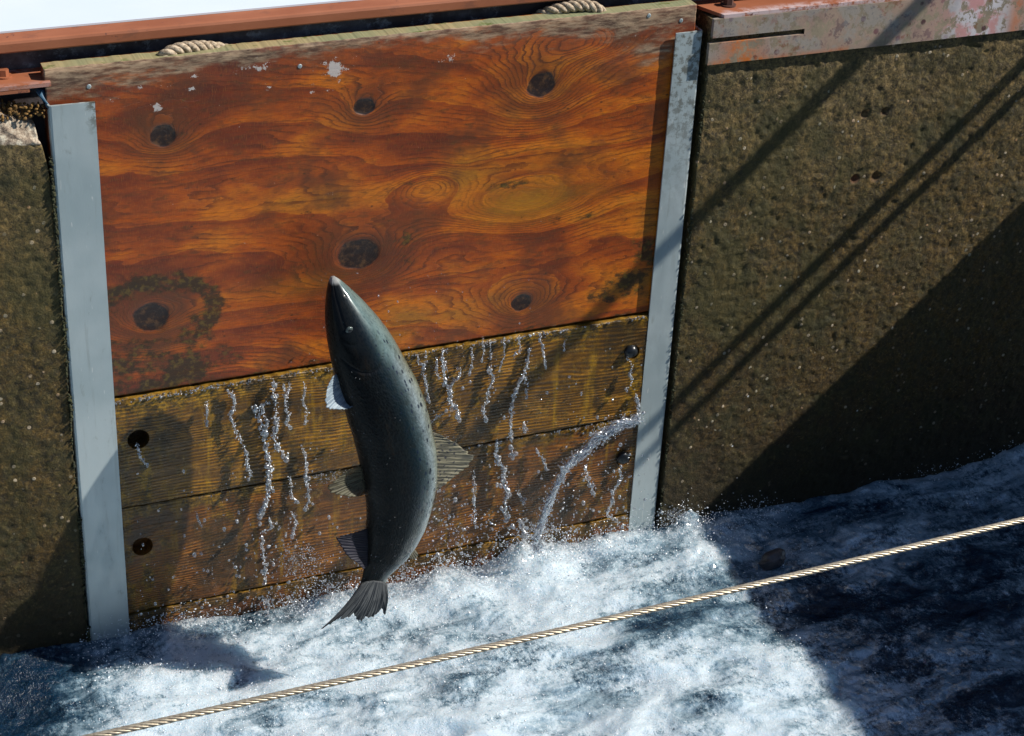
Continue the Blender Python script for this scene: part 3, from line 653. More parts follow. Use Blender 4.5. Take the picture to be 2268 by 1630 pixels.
def bolt(px, z, parent, r=.012, h=.016):
    p = at(px, z=z + .002); root = []
    bm = bmesh.new(); bmesh.ops.create_cone(bm, cap_ends=True, segments=24, radius1=r * 1.5, radius2=r * 1.5, depth=.003, matrix=Matrix.Translation((p[0], p[1], z + .0017)))
    bmesh.ops.create_cone(bm, cap_ends=True, segments=6, radius1=r, radius2=r * .96, depth=h, matrix=Matrix.Translation((p[0], p[1], z + .003 + h / 2)) @ Matrix.Rotation(.3, 4, 'Z'))
    me = bpy.data.meshes.new('bolt'); bm.to_mesh(me); bm.free(); adopt(link('bolt', me, PRIM if parent is not cap else DARKSTEEL, smooth=False), parent)
bolt((1612, 10), .754, cap)
cap2 = empty('steel_kerb', (-.3, .03, .75)); tag(cap2, 'orange primed steel cap plate with a bolt head, on top of the left concrete wall', 'steel kerb')
adopt(top_plate(-1.4, -.083, .003, .088, .752, -.028, lambda x, y: sst(.03, .0, y) * .3 + sst(.06, .08, y) * .5), cap2)
adopt(box('lip', -1.4, -.125, .0035, .009, .735, .7435, PRIM, .001), cap2)
bolt((8, 168), .752, cap2, .011, .013)

# broken concrete and lichen below the left cap
v, f = blobs(np.stack([rng.uniform(-.33, -.10, 260), rng.uniform(.002, .045, 260), .690 + rng.uniform(-.010, .016, 260)], 1), rng.uniform(.0015, .0045, 260), wob=.3)
tag(link('lichen', fast_mesh('lichen', v, f), OMOSS), 'ochre lichen crumbs under the left steel cap', 'lichen', kind='stuff')
def tarp():
    P = [at(px, y=y) for px, y in [((78, 196), .02), ((112, 196), .03), ((112, 232), .02), ((118, 262), .004), ((108, 240), .003), ((88, 214), .003)]]
    V = P + [p + np.array([0, .02, -.003]) for p in P]; n = len(P)
    F = [list(range(n))[::-1], list(range(n, 2 * n))] + [[i, (i + 1) % n, n + (i + 1) % n, n + i] for i in range(n)]
    me = mesh('tarp_scrap', V, F); bm = bmesh.new(); bm.from_mesh(me); bmesh.ops.recalc_face_normals(bm, faces=bm.faces)
    bmesh.ops.subdivide_edges(bm, edges=bm.edges, cuts=3, use_grid_fill=True)
    for vv in bm.verts: vv.co += Vector(rng.normal(0, .0012, 3))
    bm.to_mesh(me); bm.free(); return link('tarp_scrap', me, BLUET)
tag(tarp(), 'scrap of dark blue sheeting wedged beside the upper left corner of the plywood', 'sheeting')

# ---------------------------------------------------------------- behind the gate: dark kerb, orange rail, white deck
tag(slab('backing_wall', -3, 4.6, .30, .8015, .092, .14, .02, DARKW), 'dark stained low wall in shade behind the top of the gate boards', 'wall')
def rail():
    pr = [(.048, .803), (.046, .806), (.046, .822), (.048, .8265), (.052, .8285), (.086, .8300), (.16, .8300), (.16, .803)]
    X = np.linspace(-3, 4.6, 380); V = [(x, y + .0008 * (vnoise(np.array(x * 6), np.array(y * 50), 4) - .5), z) for x in X for y, z in pr]
    F = grid_faces(len(X), len(pr), True).tolist(); F += [list(range(len(pr))), [len(V) - len(pr) + i for i in range(len(pr))]]
    me = mesh('edge_rail', V, F); attr(me, 'worn', np.zeros(len(V))); bm = bmesh.new(); bm.from_mesh(me); bmesh.ops.recalc_face_normals(bm, faces=bm.faces); bm.to_mesh(me); bm.free()
    return link('edge_rail', me, PRIM, smooth=False)
tag(rail(), 'long orange primed steel edge rail between the dark low wall and the white deck', 'rail')
tag(box('deck', -6, 8, .0865, 12, .8305, .8345, DECK, 0), kind='structure')
tag(box('ground', -300, 300, -300, 300, -1.6, -1.3, WALKC, 0), kind='structure')

# ---------------------------------------------------------------- ropes and the wire cable
def rope(pts, label):
    P = smoothc([at(px, y=y) for px, y in pts], 60, 4); v, f = rope_mesh(P, .0125, 3, .052, 10, True)
    return tag(link('rope', fast_mesh('rope', v, f), ROPE), label, 'rope', 'rope handles over the top of the plywood')
rope([((352, 150), .062), ((358, 128), .030), ((372, 116), .034), ((400, 107), .040), ((440, 103), .044), ((480, 106), .052), ((520, 114), .066), ((545, 135), .075)], 'short loop of pale twisted rope over the top of the plywood near its left end')
rope([((1175, 50), .075), ((1195, 34), .066), ((1225, 22), .052), ((1265, 14), .046), ((1300, 12), .042), ((1322, 18), .036), ((1334, 32), .040), ((1338, 55), .064)], 'short loop of grey twisted rope over the top of the plywood near its right end')
a, b = at((210, 1630), y=-1.5), at((2267, 1150), y=-1.5); d = b - a; P = [a - d * .9 + np.array([0, 0, .0])] + [a + d * t + np.array([0, 0, -.006 * 4 * t * (1 - t)]) for t in np.linspace(0, 1, 12)] + [b + d * 1.2]
v, f = rope_mesh(smoothc(P, 50, 2), .0056, 6, .080, 8, True, .62, .36)
tag(link('wire_cable', fast_mesh('wire_cable', v, f), CABLE), 'taut twisted steel cable crossing the whole picture in front of the foam', 'cable')

# ---------------------------------------------------------------- catwalk (outside the picture, throws the shadows)
cw = empty('catwalk', (3.9, -1.6, .8)); tag(cw, 'concrete catwalk with pipe railings crossing the channel right of the picture', 'catwalk')
XR = 3.1
adopt(box('walkway', XR, XR + 1.9, -3.2, .3, .78, .862, WALKC, .004), cw)
def pipe(p, q, r, name='rail'):
    v, f = tube(resample([p, q], 40), r, 14); return adopt(link(name, fast_mesh(name, v, f), PAINT), cw)
for z, r, ye in ((1.822, .021, -.98), (1.318, .016, -.66), (1.232, .014, -.66)): pipe((XR, ye, z), (XR, .3, z), r)
for y in (-.06,): pipe((XR, y, .86), (XR, y, 1.82), .018, 'post')
for y in (-.06,): pipe((XR + 1.85, y, .86), (XR + 1.85, y, 1.82), .018, 'post')
pipe((XR + 1.85, -.7, 1.82), (XR + 1.85, .3, 1.82), .021)

# ---------------------------------------------------------------- the water
ZW = -.650
LUMPS = [(at((1185, 1222), z=-.65), .06, .030), (at((1510, 1150), z=-.65), .032, .055), (at((1130, 1240), z=-.65), .04, .025), (at((720, 1340), z=-.65), .05, .018), (at((360, 1420), z=-.65), .04, .015), (at((1330, 1205), z=-.65), .04, .02), (at((1560, 1235), z=-.65), .09, .022), (at((960, 1290), z=-.65), .06, .02), (at((2260, 1010), z=-.65), .06, .03)]
def wheight(x, y):
    f = fbm(x * 3.2, y * 5, 41, 4); g = fbm(x * 9 + 1.5 * f, y * 12, 47, 4); h = fbm(x * 34, y * 38, 53, 4, .6)
    rid = 1 - np.abs(2 * fbm(x * 5 + 2 * f, y * 7, 61, 3) - 1)
    near = np.exp(y / .10); lump = 0
    for px, rx, a in LUMPS: lump = lump + a * np.exp(-((x - px[0]) / rx) ** 2 - ((y - px[1]) / rx) ** 2) * (.5 + 1.0 * fbm(x * 40, y * 40, 91, 3))
    return lump + .045 * (f - .5) + .030 * (g - .5) + .0045 * (h - .5) * sst(.35, .6, f) + .014 * (rid - .75) + near * (.020 * (fbm(x * 7, y * 6, 71, 3) - .25))
def foamf(x, y):
    f = .70 + .8 * (fbm(x * 2.2, y * 4.5, 81, 4) - .5) + .65 * (fbm(x * 6, y * 9, 85, 4) - .5)
    def s(px, py, sx, sy, a):
        p = at((px, py), z=ZW); return a * np.exp(-(((x - p[0]) / sx) ** 2 + ((y - p[1]) / sy) ** 2))
    for q in [(10, 1570, .13, .15, -1.2), (110, 1480, .07, .06, -.45), (200, 1560, .05, .05, -.3), (590, 1575, .08, .04, -.45), (1440, 1400, .09, .06, -.45), (1600, 1340, .16, .05, -.18), (1250, 1330, .2, .10, .45), (1000, 1300, .35, .06, .45), (1180, 1225, .10, .04, .5),
              (1560, 1235, .10, .04, .6), (1450, 1270, .12, .04, .4), (800, 1500, .25, .10, .3), (1000, 1600, .2, .08, .35), (500, 1500, .25, .12, .3), (1700, 1470, .05, .05, .35), (1640, 1245, .03, .02, -.3), (2000, 1270, .35, .03, -.10), (2100, 1370, .25, .05, -.25), (2080, 1455, .12, .03, .2), (1900, 1420, .05, .05, .2), (1830, 1370, .10, .05, -.2),
              (1950, 1500, .2, .05, -.2), (2150, 1560, .15, .05, -.25), (1750, 1600, .25, .05, .05), (2100, 1200, .3, .05, .15), (1800, 1160, .3, .04, .2), (1100, 1480, .1, .03, -.1), (650, 1340, .12, .03, .25)]: f = f + s(*q)
    dark = sst(1.15, 1.9, x - .35 * y * 0) ; f = f - .20 * dark  # less foam on the right, painting the catwalk's shade deeper into the water
    return f
def water():
    xs = np.concatenate([np.linspace(-6, -.62, 40), np.linspace(-.6, 2.75, 1010), np.linspace(2.8, 7, 36)])
    ys = np.concatenate([np.linspace(-3.3, -1.22, 70), np.linspace(-1.2, .03, 370)])
    X, Y = np.meshgrid(xs, ys, indexing='ij'); Z = ZW + wheight(X, Y)
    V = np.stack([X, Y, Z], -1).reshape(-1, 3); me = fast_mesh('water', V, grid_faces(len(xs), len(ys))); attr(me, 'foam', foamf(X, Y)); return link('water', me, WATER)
tag(water(), kind='structure')

# froth lumps and drops thrown up over the foam
def spray_on_water():
    n = 30000; x = rng.uniform(-.45, 2.6, n); y = -np.abs(rng.normal(0, .42, n)); y = np.where(rng.random(n) < .45, -np.abs(rng.normal(0, .05, n)), y)
    k = (y > -1.15) & (foamf(x, y) + rng.normal(0, .15, n) > .62) & ((x < 1.75) | (rng.random(n) < .12)); x, y = x[k], y[k]; n = len(x)
    z = ZW + wheight(x, y) + np.abs(rng.normal(0, .011, n)) - .001 + (y > -.08) * rng.exponential(.015, n) * 1.0
    y = np.minimum(y, -.004)
    R = rng.uniform(.0006, .0017, n) * np.where(rng.random(n) < .08, 1.7, 1)
    v, f = blobs(np.stack([x, y, z], 1), R, low=True, wob=.3); return link('froth', fast_mesh('froth', v, f), SPRAY)
tag(spray_on_water(), 'white froth and fine drops thrown up over the foam', 'froth', kind='stuff')

# ---------------------------------------------------------------- drops on and in front of the planks
def drops():
    C = []; R = []
    for i in range(2600):
        px = rng.uniform(300, 1440); base = 1400 - (px - 290) * .21; top = 880 - (px - 255) * .163
        t = rng.random() ** .55; py = top + 10 + (base - top) * t
        dens = .28 + .72 * sst(.35, .95, np.array(t)) ; dens *= .25 + .75 * vnoise(np.array(px / 55.), np.array(py / 90.), 5)
        dens *= .35 + .65 * float(sst(np.array(330.), np.array(520.), np.array(px)))
        if 740 < px < 960 and rng.random() < .35: continue
        if rng.random() > dens: continue
        C.append(at((px, py), y=-rng.uniform(.003, .075))); R.append(min(.0062, .0011 + rng.exponential(.0011)))
    for px, py in [(1310, 88 * 0 + 940), (905, 770), (885, 742), (838, 655), (822, 700), (1075, 760), (1150, 716), (860, 690), (880, 668)]: C.append(at((px, py), y=-.05)); R.append(.0022)
    for i in range(90): C.append(at((rng.uniform(640, 1200), rng.uniform(600, 850)), y=-.03)); R.append(rng.uniform(.0006, .0014))
    v, f = blobs(C, np.array(R), stretch=1.2, wob=.15); return link('spray_drops', fast_mesh('spray_drops', v, f), DROP)
tag(drops(), 'clear drops of water flying in front of the lower planks', 'spray', kind='stuff')
def ledge_drops():
    C = []; R = []
    for i in range(1500):
        if rng.random() < .68: x = rng.uniform(.0, 1.29); z = -.0035 - abs(rng.normal(0, .004)); y = rng.uniform(.000, .014); s = .25 + .75 * vnoise(np.array(x * 9), np.array(0.), 3)
        else: x = rng.uniform(.45, 1.29); z = -.2905 - abs(rng.normal(0, .005)); y = rng.uniform(.002, .010); s = .9 * vnoise(np.array(x * 7), np.array(3.), 3)
        if rng.random() > s: continue
        C.append((x, y, z)); R.append(rng.uniform(.0009, .0028))
    v, f = blobs(C, np.array(R), low=True, wob=.3); return link('ledge_drops', fast_mesh('ledge_drops', v, f), DROP)
tag(ledge_drops(), 'glinting beads of water along the seams between the boards', 'water beads', kind='stuff')

# ---------------------------------------------------------------- trickles: every one a thing of its own
def z4(l): return [(S(350 + x / 2.037, 1100 + y / 2.0375)) for x, y in l]
def z3(l): return [(S(1400 + x / 2.037, 950 + y / 2.0375)) for x, y in l]
def z1(l): return [(S(900 + x / 2.81, 820 + y / 2.81)) for x, y in l]
def trickle(pts, label, r=.0026, y0=-.003, y1=-.013, bead=1.0, cat='trickle'):
    n = len(pts); P = np.array([at(p, y=y0 + (y1 - y0) * i / max(1, n - 1)) for i, p in enumerate(pts)])
    L = np.sum(np.linalg.norm(np.diff(P, axis=0), axis=1)); m = max(8, int(L / .0022)); Q = smoothc(P, m, 2)
    t = np.linspace(0, L, m); sd = int(rng.integers(1000))
    Q[:, 0] += .0028 * (fbm(t * 70, t * 0, sd, 3) - .5); Q[:, 1] += .004 * (fbm(t * 60, t * 0, sd + 9, 2) - .5)
    rad = 1.15 * r * (.12 + 1.45 * vnoise(t * 110, t * 0, sd + 3) ** 1.5 + .5 * vnoise(t * 300, t * 0, sd + 4)) * sst(0, .006, t) * sst(L, L - .004, t)
    cut = vnoise(t * 38, t * 0, sd + 7); rad = np.where(cut < .34, 0, rad + .0002); rad = np.maximum(rad * .85, .00012)
    v, f = tube(Q, rad, 8); tri = np.concatenate([f[:, [0, 1, 2]], f[:, [0, 2, 3]]])
    nb = int(L / .0055 * bead) + 3; k = rng.integers(0, m, nb); C = Q[k] + rng.normal(0, 1, (nb, 3)) * np.array([.0030, .002, .002]) * (r / .0028); R = r * (.3 + rng.exponential(.42, nb)).clip(0, 1.7)
    C = np.concatenate([C, Q[-1:] + [[0, -.002, -.001]]]); R = np.append(R, r * 1.6)
    bv, bf = blobs(C, R, stretch=1.25); g = rng.integers(0, m, nb * 3)                # clear beads, then fine white flecks painting in glints
    gv, gf = blobs(Q[g] + rng.normal(0, 1, (nb * 3, 3)) * np.array([.0024, .0012, .002]) * (r / .0026) - [0, .0012, 0], r * rng.uniform(.15, .52, nb * 3), low=True, stretch=1.5)
    n1 = len(tri) + len(bf); v, f = join([(v, tri), (bv, bf), (gv, gf)]); me = fast_mesh('trickle', v, f); o = link('trickle', me, [DROP, SPRAY])
    mi = np.zeros(len(me.polygons), np.int32); mi[n1:] = 1; me.polygons.foreach_set('material_index', mi)
    return tag(o, label, cat, 'trickles running down the planks')
TR = [
 (z4([(570, 255), (572, 330), (574, 400)]), 'tiny beaded trickle, leftmost below the first seam', .0022),
 (z4([(700, 190), (745, 240), (745, 290), (720, 350), (745, 415), (775, 480), (800, 545), (825, 590), (820, 640), (828, 680), (850, 700), (828, 738)]), 'long zigzag trickle left of the thick central one, ending in a fat drop', .0030),
 (z4([(870, 290), (885, 350), (915, 400), (925, 470), (940, 560), (965, 640), (958, 700), (955, 780), (945, 860), (925, 920), (898, 968)]), 'longest and thickest white trickle midway between the left guide and the fish', .0048),
 (z4([(960, 262), (915, 280), (925, 340), (950, 380), (938, 450)]), 'short hooked trickle joining the thickest white one from above', .0030),
 (z4([(990, 120), (985, 200), (1000, 250), (1005, 320), (1010, 400), (990, 460), (1010, 530), (1050, 580), (1065, 615)]), 'thick white trickle from the seam ending in a cluster of round drops', .0042),
 (z4([(1045, 140), (1060, 220), (1065, 280), (1080, 340), (1070, 400), (1090, 415)]), 'thin bright trickle just right of the clustered drops', .0030),
 (z4([(1090, 140), (1085, 180), (1075, 205)]), 'shortest curl of water hanging from the seam above the central trickles', .0024),
 (z4([(1180, 140), (1178, 200), (1170, 260), (1200, 320), (1180, 390)]), 'looped trickle left of the pectoral fin', .0026),
 (z4([(1165, 540), (1185, 590), (1190, 660), (1190, 720), (1200, 800), (1205, 870), (1185, 925)]), 'beaded trickle crossing the second seam left of the pelvic fin', .0030),
 (z4([(1085, 720), (1095, 790), (1100, 850), (1135, 880)]), 'small bent trickle crossing the second seam between two longer ones', .0026),
 (z4([(960, 980), (975, 1040), (915, 1080), (915, 1140), (930, 1240), (935, 1300), (930, 1385)]), 'broken chain of drops on the second plank below the thickest trickle', .0030),
 (z4([(1105, 950), (1130, 1010), (1100, 1095)]), 'pair of fat drops falling below the beaded trickle near the fish', .0030),
 (z4([(140, 525), (150, 580), (175, 630), (200, 650)]), 'curved dribble out of the upper left hole', .0026),
 (z4([(505, 940), (515, 980), (540, 1030)]), 'faint smooth dribble low on the left of the second plank', .0020),
 (z4([(920, 1480), (945, 1530), (955, 1590)]), 'lowest drops falling into the foam under the chain', .0036),
 (z1([(1050, 750), (1068, 820), (1110, 822), (1095, 900), (1130, 980), (1130, 1060), (1155, 1140)]), 'forked trickle closest to the right side of the fish', .0026),
 (z1([(1122, 700), (1125, 760), (1105, 822)]), 'short prong of water at the seam just right of the fish', .0022),
 (z1([(1218, 770), (1215, 870), (1235, 935)]), 'fine trickle second from the fish on its right', .0022),
 (z1([(1265, 700), (1265, 780), (1280, 900), (1300, 1000), (1330, 1060), (1320, 1130), (1380, 1200), (1408, 1295)]), 'wide white trickle right of the fish leading down to a chain of beads', .0040),
 (z1([(1420, 850), (1415, 920), (1350, 990), (1335, 1060)]), 'slanting trickle joining the wide one from the right', .0024),
 (z1([(1520, 680), (1525, 780), (1500, 900)]), 'thin straight trickle hanging above the slanting one', .0022),
 (z1([(1180, 1320), (1210, 1280), (1260, 1255), (1300, 1215)]), 'rising spatter of drops above the dorsal fin', .0026),
 (z3([(150, 180), (155, 260), (145, 305)]), 'short wisp from the seam, first right of the wide trickle', .0020),
 (z3([(195, 195), (200, 290)]), 'short wisp from the seam, second right of the wide trickle', .0020),
 (z3([(285, 175), (285, 280), (255, 370)]), 'faint thread of water above the looped beads', .0018),
 (z3([(190, 345), (215, 420), (185, 490), (175, 560), (150, 610), (168, 675)]), 'beaded looping trickle above the tip of the dorsal fin', .0034),
 (z3([(375, 150), (380, 260), (345, 272)]), 'curling thread of water at the middle of the seam right of the fish', .0020),
 (z3([(445, 230), (430, 320), (405, 400), (370, 450), (350, 530), (330, 590), (325, 690), (325, 790)]), 'long thin trickle slanting down to the second seam right of the fish', .0030),
 (z3([(408, 400), (428, 450), (422, 535)]), 'short fork splitting off the long slanting trickle', .0026),
 (z3([(505, 145), (520, 230), (542, 345)]), 'thin trickle at the seam ending in a bright drop', .0024),
 (z3([(660, 185), (655, 240)]), 'tiny thread, rightmost from the first seam', .0018),
 (z3([(240, 820), (230, 920), (290, 980), (270, 1060), (305, 1120), (290, 1190), (292, 1300)]), 'thick beaded trickle below the second seam right of the dorsal fin', .0044),
 (z3([(330, 850), (332, 905)]), 'fat elongated drop just below the second seam', .0040),
 (z3([(480, 860), (520, 920), (545, 980)]), 'curled trickle left of the big slanting jet', .0028),
 (z3([(370, 1125), (405, 1190)]), 'spiky splash of drops between the beaded trickle and the jet', .0034),
 (z3([(95, 1000), (95, 1170), (100, 1310)]), 'sparse line of drops right of the tail end of the fish', .0028),
 (z3([(385, 1300), (410, 1390)]), 'fat drop about to hit the foam left of the jet foot', .0050),
 (z3([(1050, 290), (1082, 340), (1065, 390), (1082, 435), (1045, 490)]), 'zigzag dribble under the plug in the upper wet plank', .0024),
 (z3([(1105, 510), (1112, 560), (1120, 620)]), 'row of bright drops close to the right guide', .0032),
 (z3([(785, 960), (795, 1040), (830, 1090), (840, 1140)]), 'frayed trickle right of the big jet', .0032),
 (z3([(1000, 980), (1010, 1040), (960, 1130), (950, 1200), (920, 1270), (980, 1300)]), 'ragged grey dribble under the plug in the second wet plank', .0030),
 (z3([(405, 690), (408, 745)]), 'pair of touching drops above the second seam left of the jet', .0036),
]
for pts, lab, r in TR: trickle(pts, lab, r)
def jet():
    pts = z3([(1125, 655), (1040, 690), (940, 725), (860, 780), (800, 845), (735, 905), (680, 950), (640, 1020), (600, 1090), (565, 1170), (535, 1250), (505, 1330), (482, 1400), (500, 1490)])
    P = np.array([at(p, y=-.004 - .075 * (i / 13.) ** 1.1) for i, p in enumerate(pts)]); parts = []
    wds = [.018, .022, .022, .020, .017, .015, .014, .009, .008, .009, .011, .012, .012, .014]
    for s in range(30):
        Q = smoothc(P, 170, 4); t = np.linspace(0, 1, 170); sd = 300 + s * 7
        wd = 1.3 * np.interp(t, np.linspace(0, 1, 14), wds); T, U, W = frames(Q)
        side = (fbm(t * 7, t * 0 + s * 3.1, sd, 3) - .5) * 2.3; dep = (fbm(t * 9, t * 0 + s * 1.7, sd + 3, 3) - .5) * 1.2
        n = np.stack([T[:, 2], T[:, 1] * 0, -T[:, 0]], 1); n /= np.linalg.norm(n, axis=1)[:, None]
        Q = Q + n * (wd * side * 1.0)[:, None] + np.array([0, -1, 0]) * (wd * (.5 + dep) * .6)[:, None]
        r = .0030 * (.2 + 1.6 * vnoise(t * 45, t * 0, sd + 1) ** 1.4); r = np.where(vnoise(t * 14, t * 0, sd + 2) < .42, r * .05, r) * sst(0, .03, t + .01)
        v, f = tube(Q, r + .0002, 7); parts.append((v, np.concatenate([f[:, [0, 1, 2]], f[:, [0, 2, 3]]])))
        k = rng.integers(0, 170, 40); parts.append(blobs(Q[k] + rng.normal(0, .006, (40, 3)), rng.uniform(.0006, .0026, 40), low=False))
    n1 = sum(len(q[1]) for q in parts); Q = smoothc(P, 170, 4); g = rng.integers(0, 170, 900); wd = np.interp(g / 170, np.linspace(0, 1, 14), wds)
    parts.append(blobs(Q[g] + rng.normal(0, 1, (900, 3)) * wd[:, None] * np.array([.55, .25, .55]), rng.uniform(.0004, .0013, 900), low=True, stretch=1.4))
    v, f = join(parts); me = fast_mesh('water_jet', v, f); o = link('water_jet', me, [DROP, SPRAY]); mi = np.zeros(len(me.polygons), np.int32); mi[n1:] = 1
    me.polygons.foreach_set('material_index', mi); return o
tag(jet(), 'big ragged jet of water arching left from the second seam beside the right guide', 'jet')

# ---------------------------------------------------------------- moss crumbs along the guides
def moss():
    C = []; R = []
    for i in range(1700):
        z = rng.uniform(-.66, .60); m = vnoise(np.array(z * 16), np.array(0.), 8)
        if rng.random() > m * 1.1: continue
        C.append((-.0985 + abs(rng.normal(0, .0026)) * (m > .45), rng.uniform(-.004, .004), z)); R.append(rng.uniform(.0012, .0034))
    for i in range(900):
        z = rng.uniform(-.64, .62); m = vnoise(np.array(z * 12), np.array(9.), 8)
        if rng.random() > m: continue
        C.append((1.383 + abs(rng.normal(0, .003)), rng.uniform(-.003, .004), z)); R.append(rng.uniform(.001, .0028))
    v, f = blobs(C, np.array(R), low=True, wob=.35); return link('moss', fast_mesh('moss', v, f), MOSS)
tag(moss(), 'dark moss crumbs along the outer edges of the steel guides', 'moss', kind='stuff')

# ---------------------------------------------------------------- brown snag in the water
p = at((1712, 1238), z=ZW + .006); v, f = blobs([p], .03, wob=0); dd = v - p; n_ = fbm(dd[:, 0] * 40 + 3, dd[:, 2] * 40 + dd[:, 1] * 30, 4, 3)[:, None]
bm = bmesh.new(); bmesh.ops.create_icosphere(bm, subdivisions=4, radius=1)
for q in bm.verts:
    c = q.co.copy(); k = 1 + .5 * (float(fbm(np.array(c.x * 1.6 + 5), np.array(c.z * 1.6 + c.y), 9, 3)) - .5)
    q.co = Vector((c.x * .034 * k, c.y * .026 * k, c.z * .026 * k + c.x * .010)) + Vector(p)
me = bpy.data.meshes.new('rock'); bm.to_mesh(me); bm.free()
tag(link('rock', me, ROCK), 'small dark brown rock poking through the blue foam above the cable', 'rock')

# ---------------------------------------------------------------- the salmon
FY = -.150
def fa(p, off=0.0):
    '''a photo point on the leaning plane the fish lies in: snout nearer the boards, tail nearer the viewer'''
    return at(S(*p), y=FY - .15 * (p[1] - 853) / 937 + off)
Lo = [(1016.5, 855), (1011, 868), (1004, 893), (998.5, 930), (996, 969), (997, 1005), (1001, 1040), (1008, 1083), (1016, 1126), (1028, 1169), (1041, 1211), (1052, 1254), (1062, 1290), (1078, 1336), (1090, 1385), (1099, 1421), (1107, 1474), (1115, 1510), (1120, 1549), (1121, 1580), (1119, 1613), (1121, 1650), (1120, 1690), (1116, 1734), (1111, 1765), (1103, 1796)]
Ro = [(1030, 853), (1040, 858), (1053, 868), (1078, 889), (1113, 922), (1149, 961), (1181, 1001), (1210, 1047), (1238, 1100), (1267, 1151), (1288, 1204), (1302, 1254), (1314, 1308), (1324, 1354), (1328, 1400), (1328, 1450), (1322, 1499), (1311, 1553), (1296, 1606), (1271, 1660), (1243, 1704), (1215, 1736), (1196, 1758), (1184, 1777), (1181, 1796)]
def salmon_body():
    NL, NR = 300, 96
    bodyY = lambda s: FY + .020 * np.sin(s * 3.0) * 0 
    L3 = smoothc([fa(p) for p in Lo], NL, 6); R3 = smoothc([fa(p) for p in Ro], NL, 6)
    C = (L3 + R3) / 2; A = (R3 - L3) / 2; hw = np.linalg.norm(A, axis=1); A /= hw[:, None]; s = np.linspace(0, 1, NL)
    cum = np.r_[0, np.cumsum(np.linalg.norm(np.diff(C, axis=0), axis=1))]
    thick = hw * np.interp(s, [0, .05, .2, .45, .7, .9, 1], [.95, .95, .88, .82, .76, .66, .28])
    C[:, 1] += -.018 * np.sin(np.pi * np.clip(s, 0, 1)) + .01
    a = np.linspace(-np.pi, np.pi, NR, endpoint=False)               # 0 = back (right), pi = belly (left)
    ca, sa = np.cos(a), np.sin(a)
    sq = 1.0                                                          # slightly boxier than an ellipse
    cx = np.sign(ca) * np.abs(ca) ** sq; cy = np.sign(sa) * np.abs(sa) ** sq
    B = np.cross(A, np.gradient(C, axis=0)); B = np.tile([0, 1.0, 0], (NL, 1))
    v01 = .5 + .5 * cx
    V = C[:, None] + (hw[:, None] * cx[None])[..., None] * A[:, None] + (thick[:, None] * cy[None])[..., None] * B[:, None]
    u = np.broadcast_to(cum[:, None], (NL, NR)); vv = np.broadcast_to(v01[None], (NL, NR))
    # gill cover edge and jaw line as creases cut in the surface
    gill = .190 - .055 * ((vv - .42) / .42) ** 2; dg = u - gill
    line = np.exp(-(dg / .0022) ** 2) * sst(.04, .12, vv) * sst(.86, .74, vv)
    plate = sst(0, -.05, dg) * sst(.012, -.002, dg) * sst(.0, .15, vv) * sst(.9, .7, vv)
    jaw = np.exp(-((vv - (.24 + .9 * (u - .0) * .6)) / .018) ** 2) * sst(.004, .012, u) * sst(.098, .088, u)
    pre = np.exp(-((u - (.125 - .03 * ((vv - .35) / .3) ** 2)) / .0016) ** 2) * sst(.08, .16, vv) * sst(.62, .5, vv) * .5
    lat = np.exp(-((vv - .54) / .006) ** 2) * sst(.2, .24, u) * .25
    nost = np.exp(-(((u - .030) / .0024) ** 2 + ((vv - .62) / .03) ** 2))
    cut = (line + jaw * .8 + pre * .5 + nost * .6)[..., None]; out = V - C[:, None]; out = out / (np.linalg.norm(out, axis=2, keepdims=True) + 1e-9)
    V = V - out * (.0032 * cut) + out * (.0028 * plate[..., None])
    V = V.reshape(-1, 3); F = grid_faces(NL, NR, True)
    tip = len(V); V = np.concatenate([V, [C[0] + [0, 0, .0015], C[-1]]]); T = [[i, (i + 1) % NR, tip, tip] for i in range(NR)]; E = (NL - 1) * NR
    faces = F.tolist() + [[i, (i + 1) % NR, tip] for i in range(NR)] + [[E + (i + 1) % NR, E + i, tip + 1] for i in range(NR)]
    me = mesh('body', V, faces); bm = bmesh.new(); bm.from_mesh(me); bmesh.ops.recalc_face_normals(bm, faces=bm.faces); bm.to_mesh(me); bm.free()
    uu = np.append(u.ravel(), [0, cum[-1]]); vf = np.append(vv.ravel(), [.5, .5]); lf = np.append(np.clip(line * .55 + jaw * .8 + pre * .6 + lat + nost, 0, 1).ravel(), [0, 0])
    uvl = me.uv_layers.new(name='UVMap'); li = np.zeros(len(me.loops), np.int32); me.loops.foreach_get('vertex_index', li)
    uvl.data.foreach_set('uv', np.stack([uu[li], vf[li]], 1).astype(np.float32).ravel()); attr(me, 'line', lf)
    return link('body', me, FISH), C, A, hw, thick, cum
fish = empty('salmon', tuple(at((800, 1380), y=FY)))
tag(fish, 'large dark spotted salmon leaping straight up in front of the gate boards', 'salmon')
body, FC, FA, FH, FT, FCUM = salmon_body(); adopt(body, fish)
FINB = mat_fin('dark_spotted_fin', (.06, .06, .05), (.24, .22, .15), 1.0, True); FINP = mat_fin('pale_blue_fin', (.22, .30, .38), (.50, .60, .66), .8)
FINV = mat_fin('olive_clear_fin', (.035, .035, .022), (.20, .19, .12), .7); FINA = mat_fin('dark_violet_fin', (.008, .008, .016), (.024, .024, .036), 1.0); FINT = mat_fin('dark_tail_fin', (.014, .018, .024), (.085, .092, .095), 1.0)
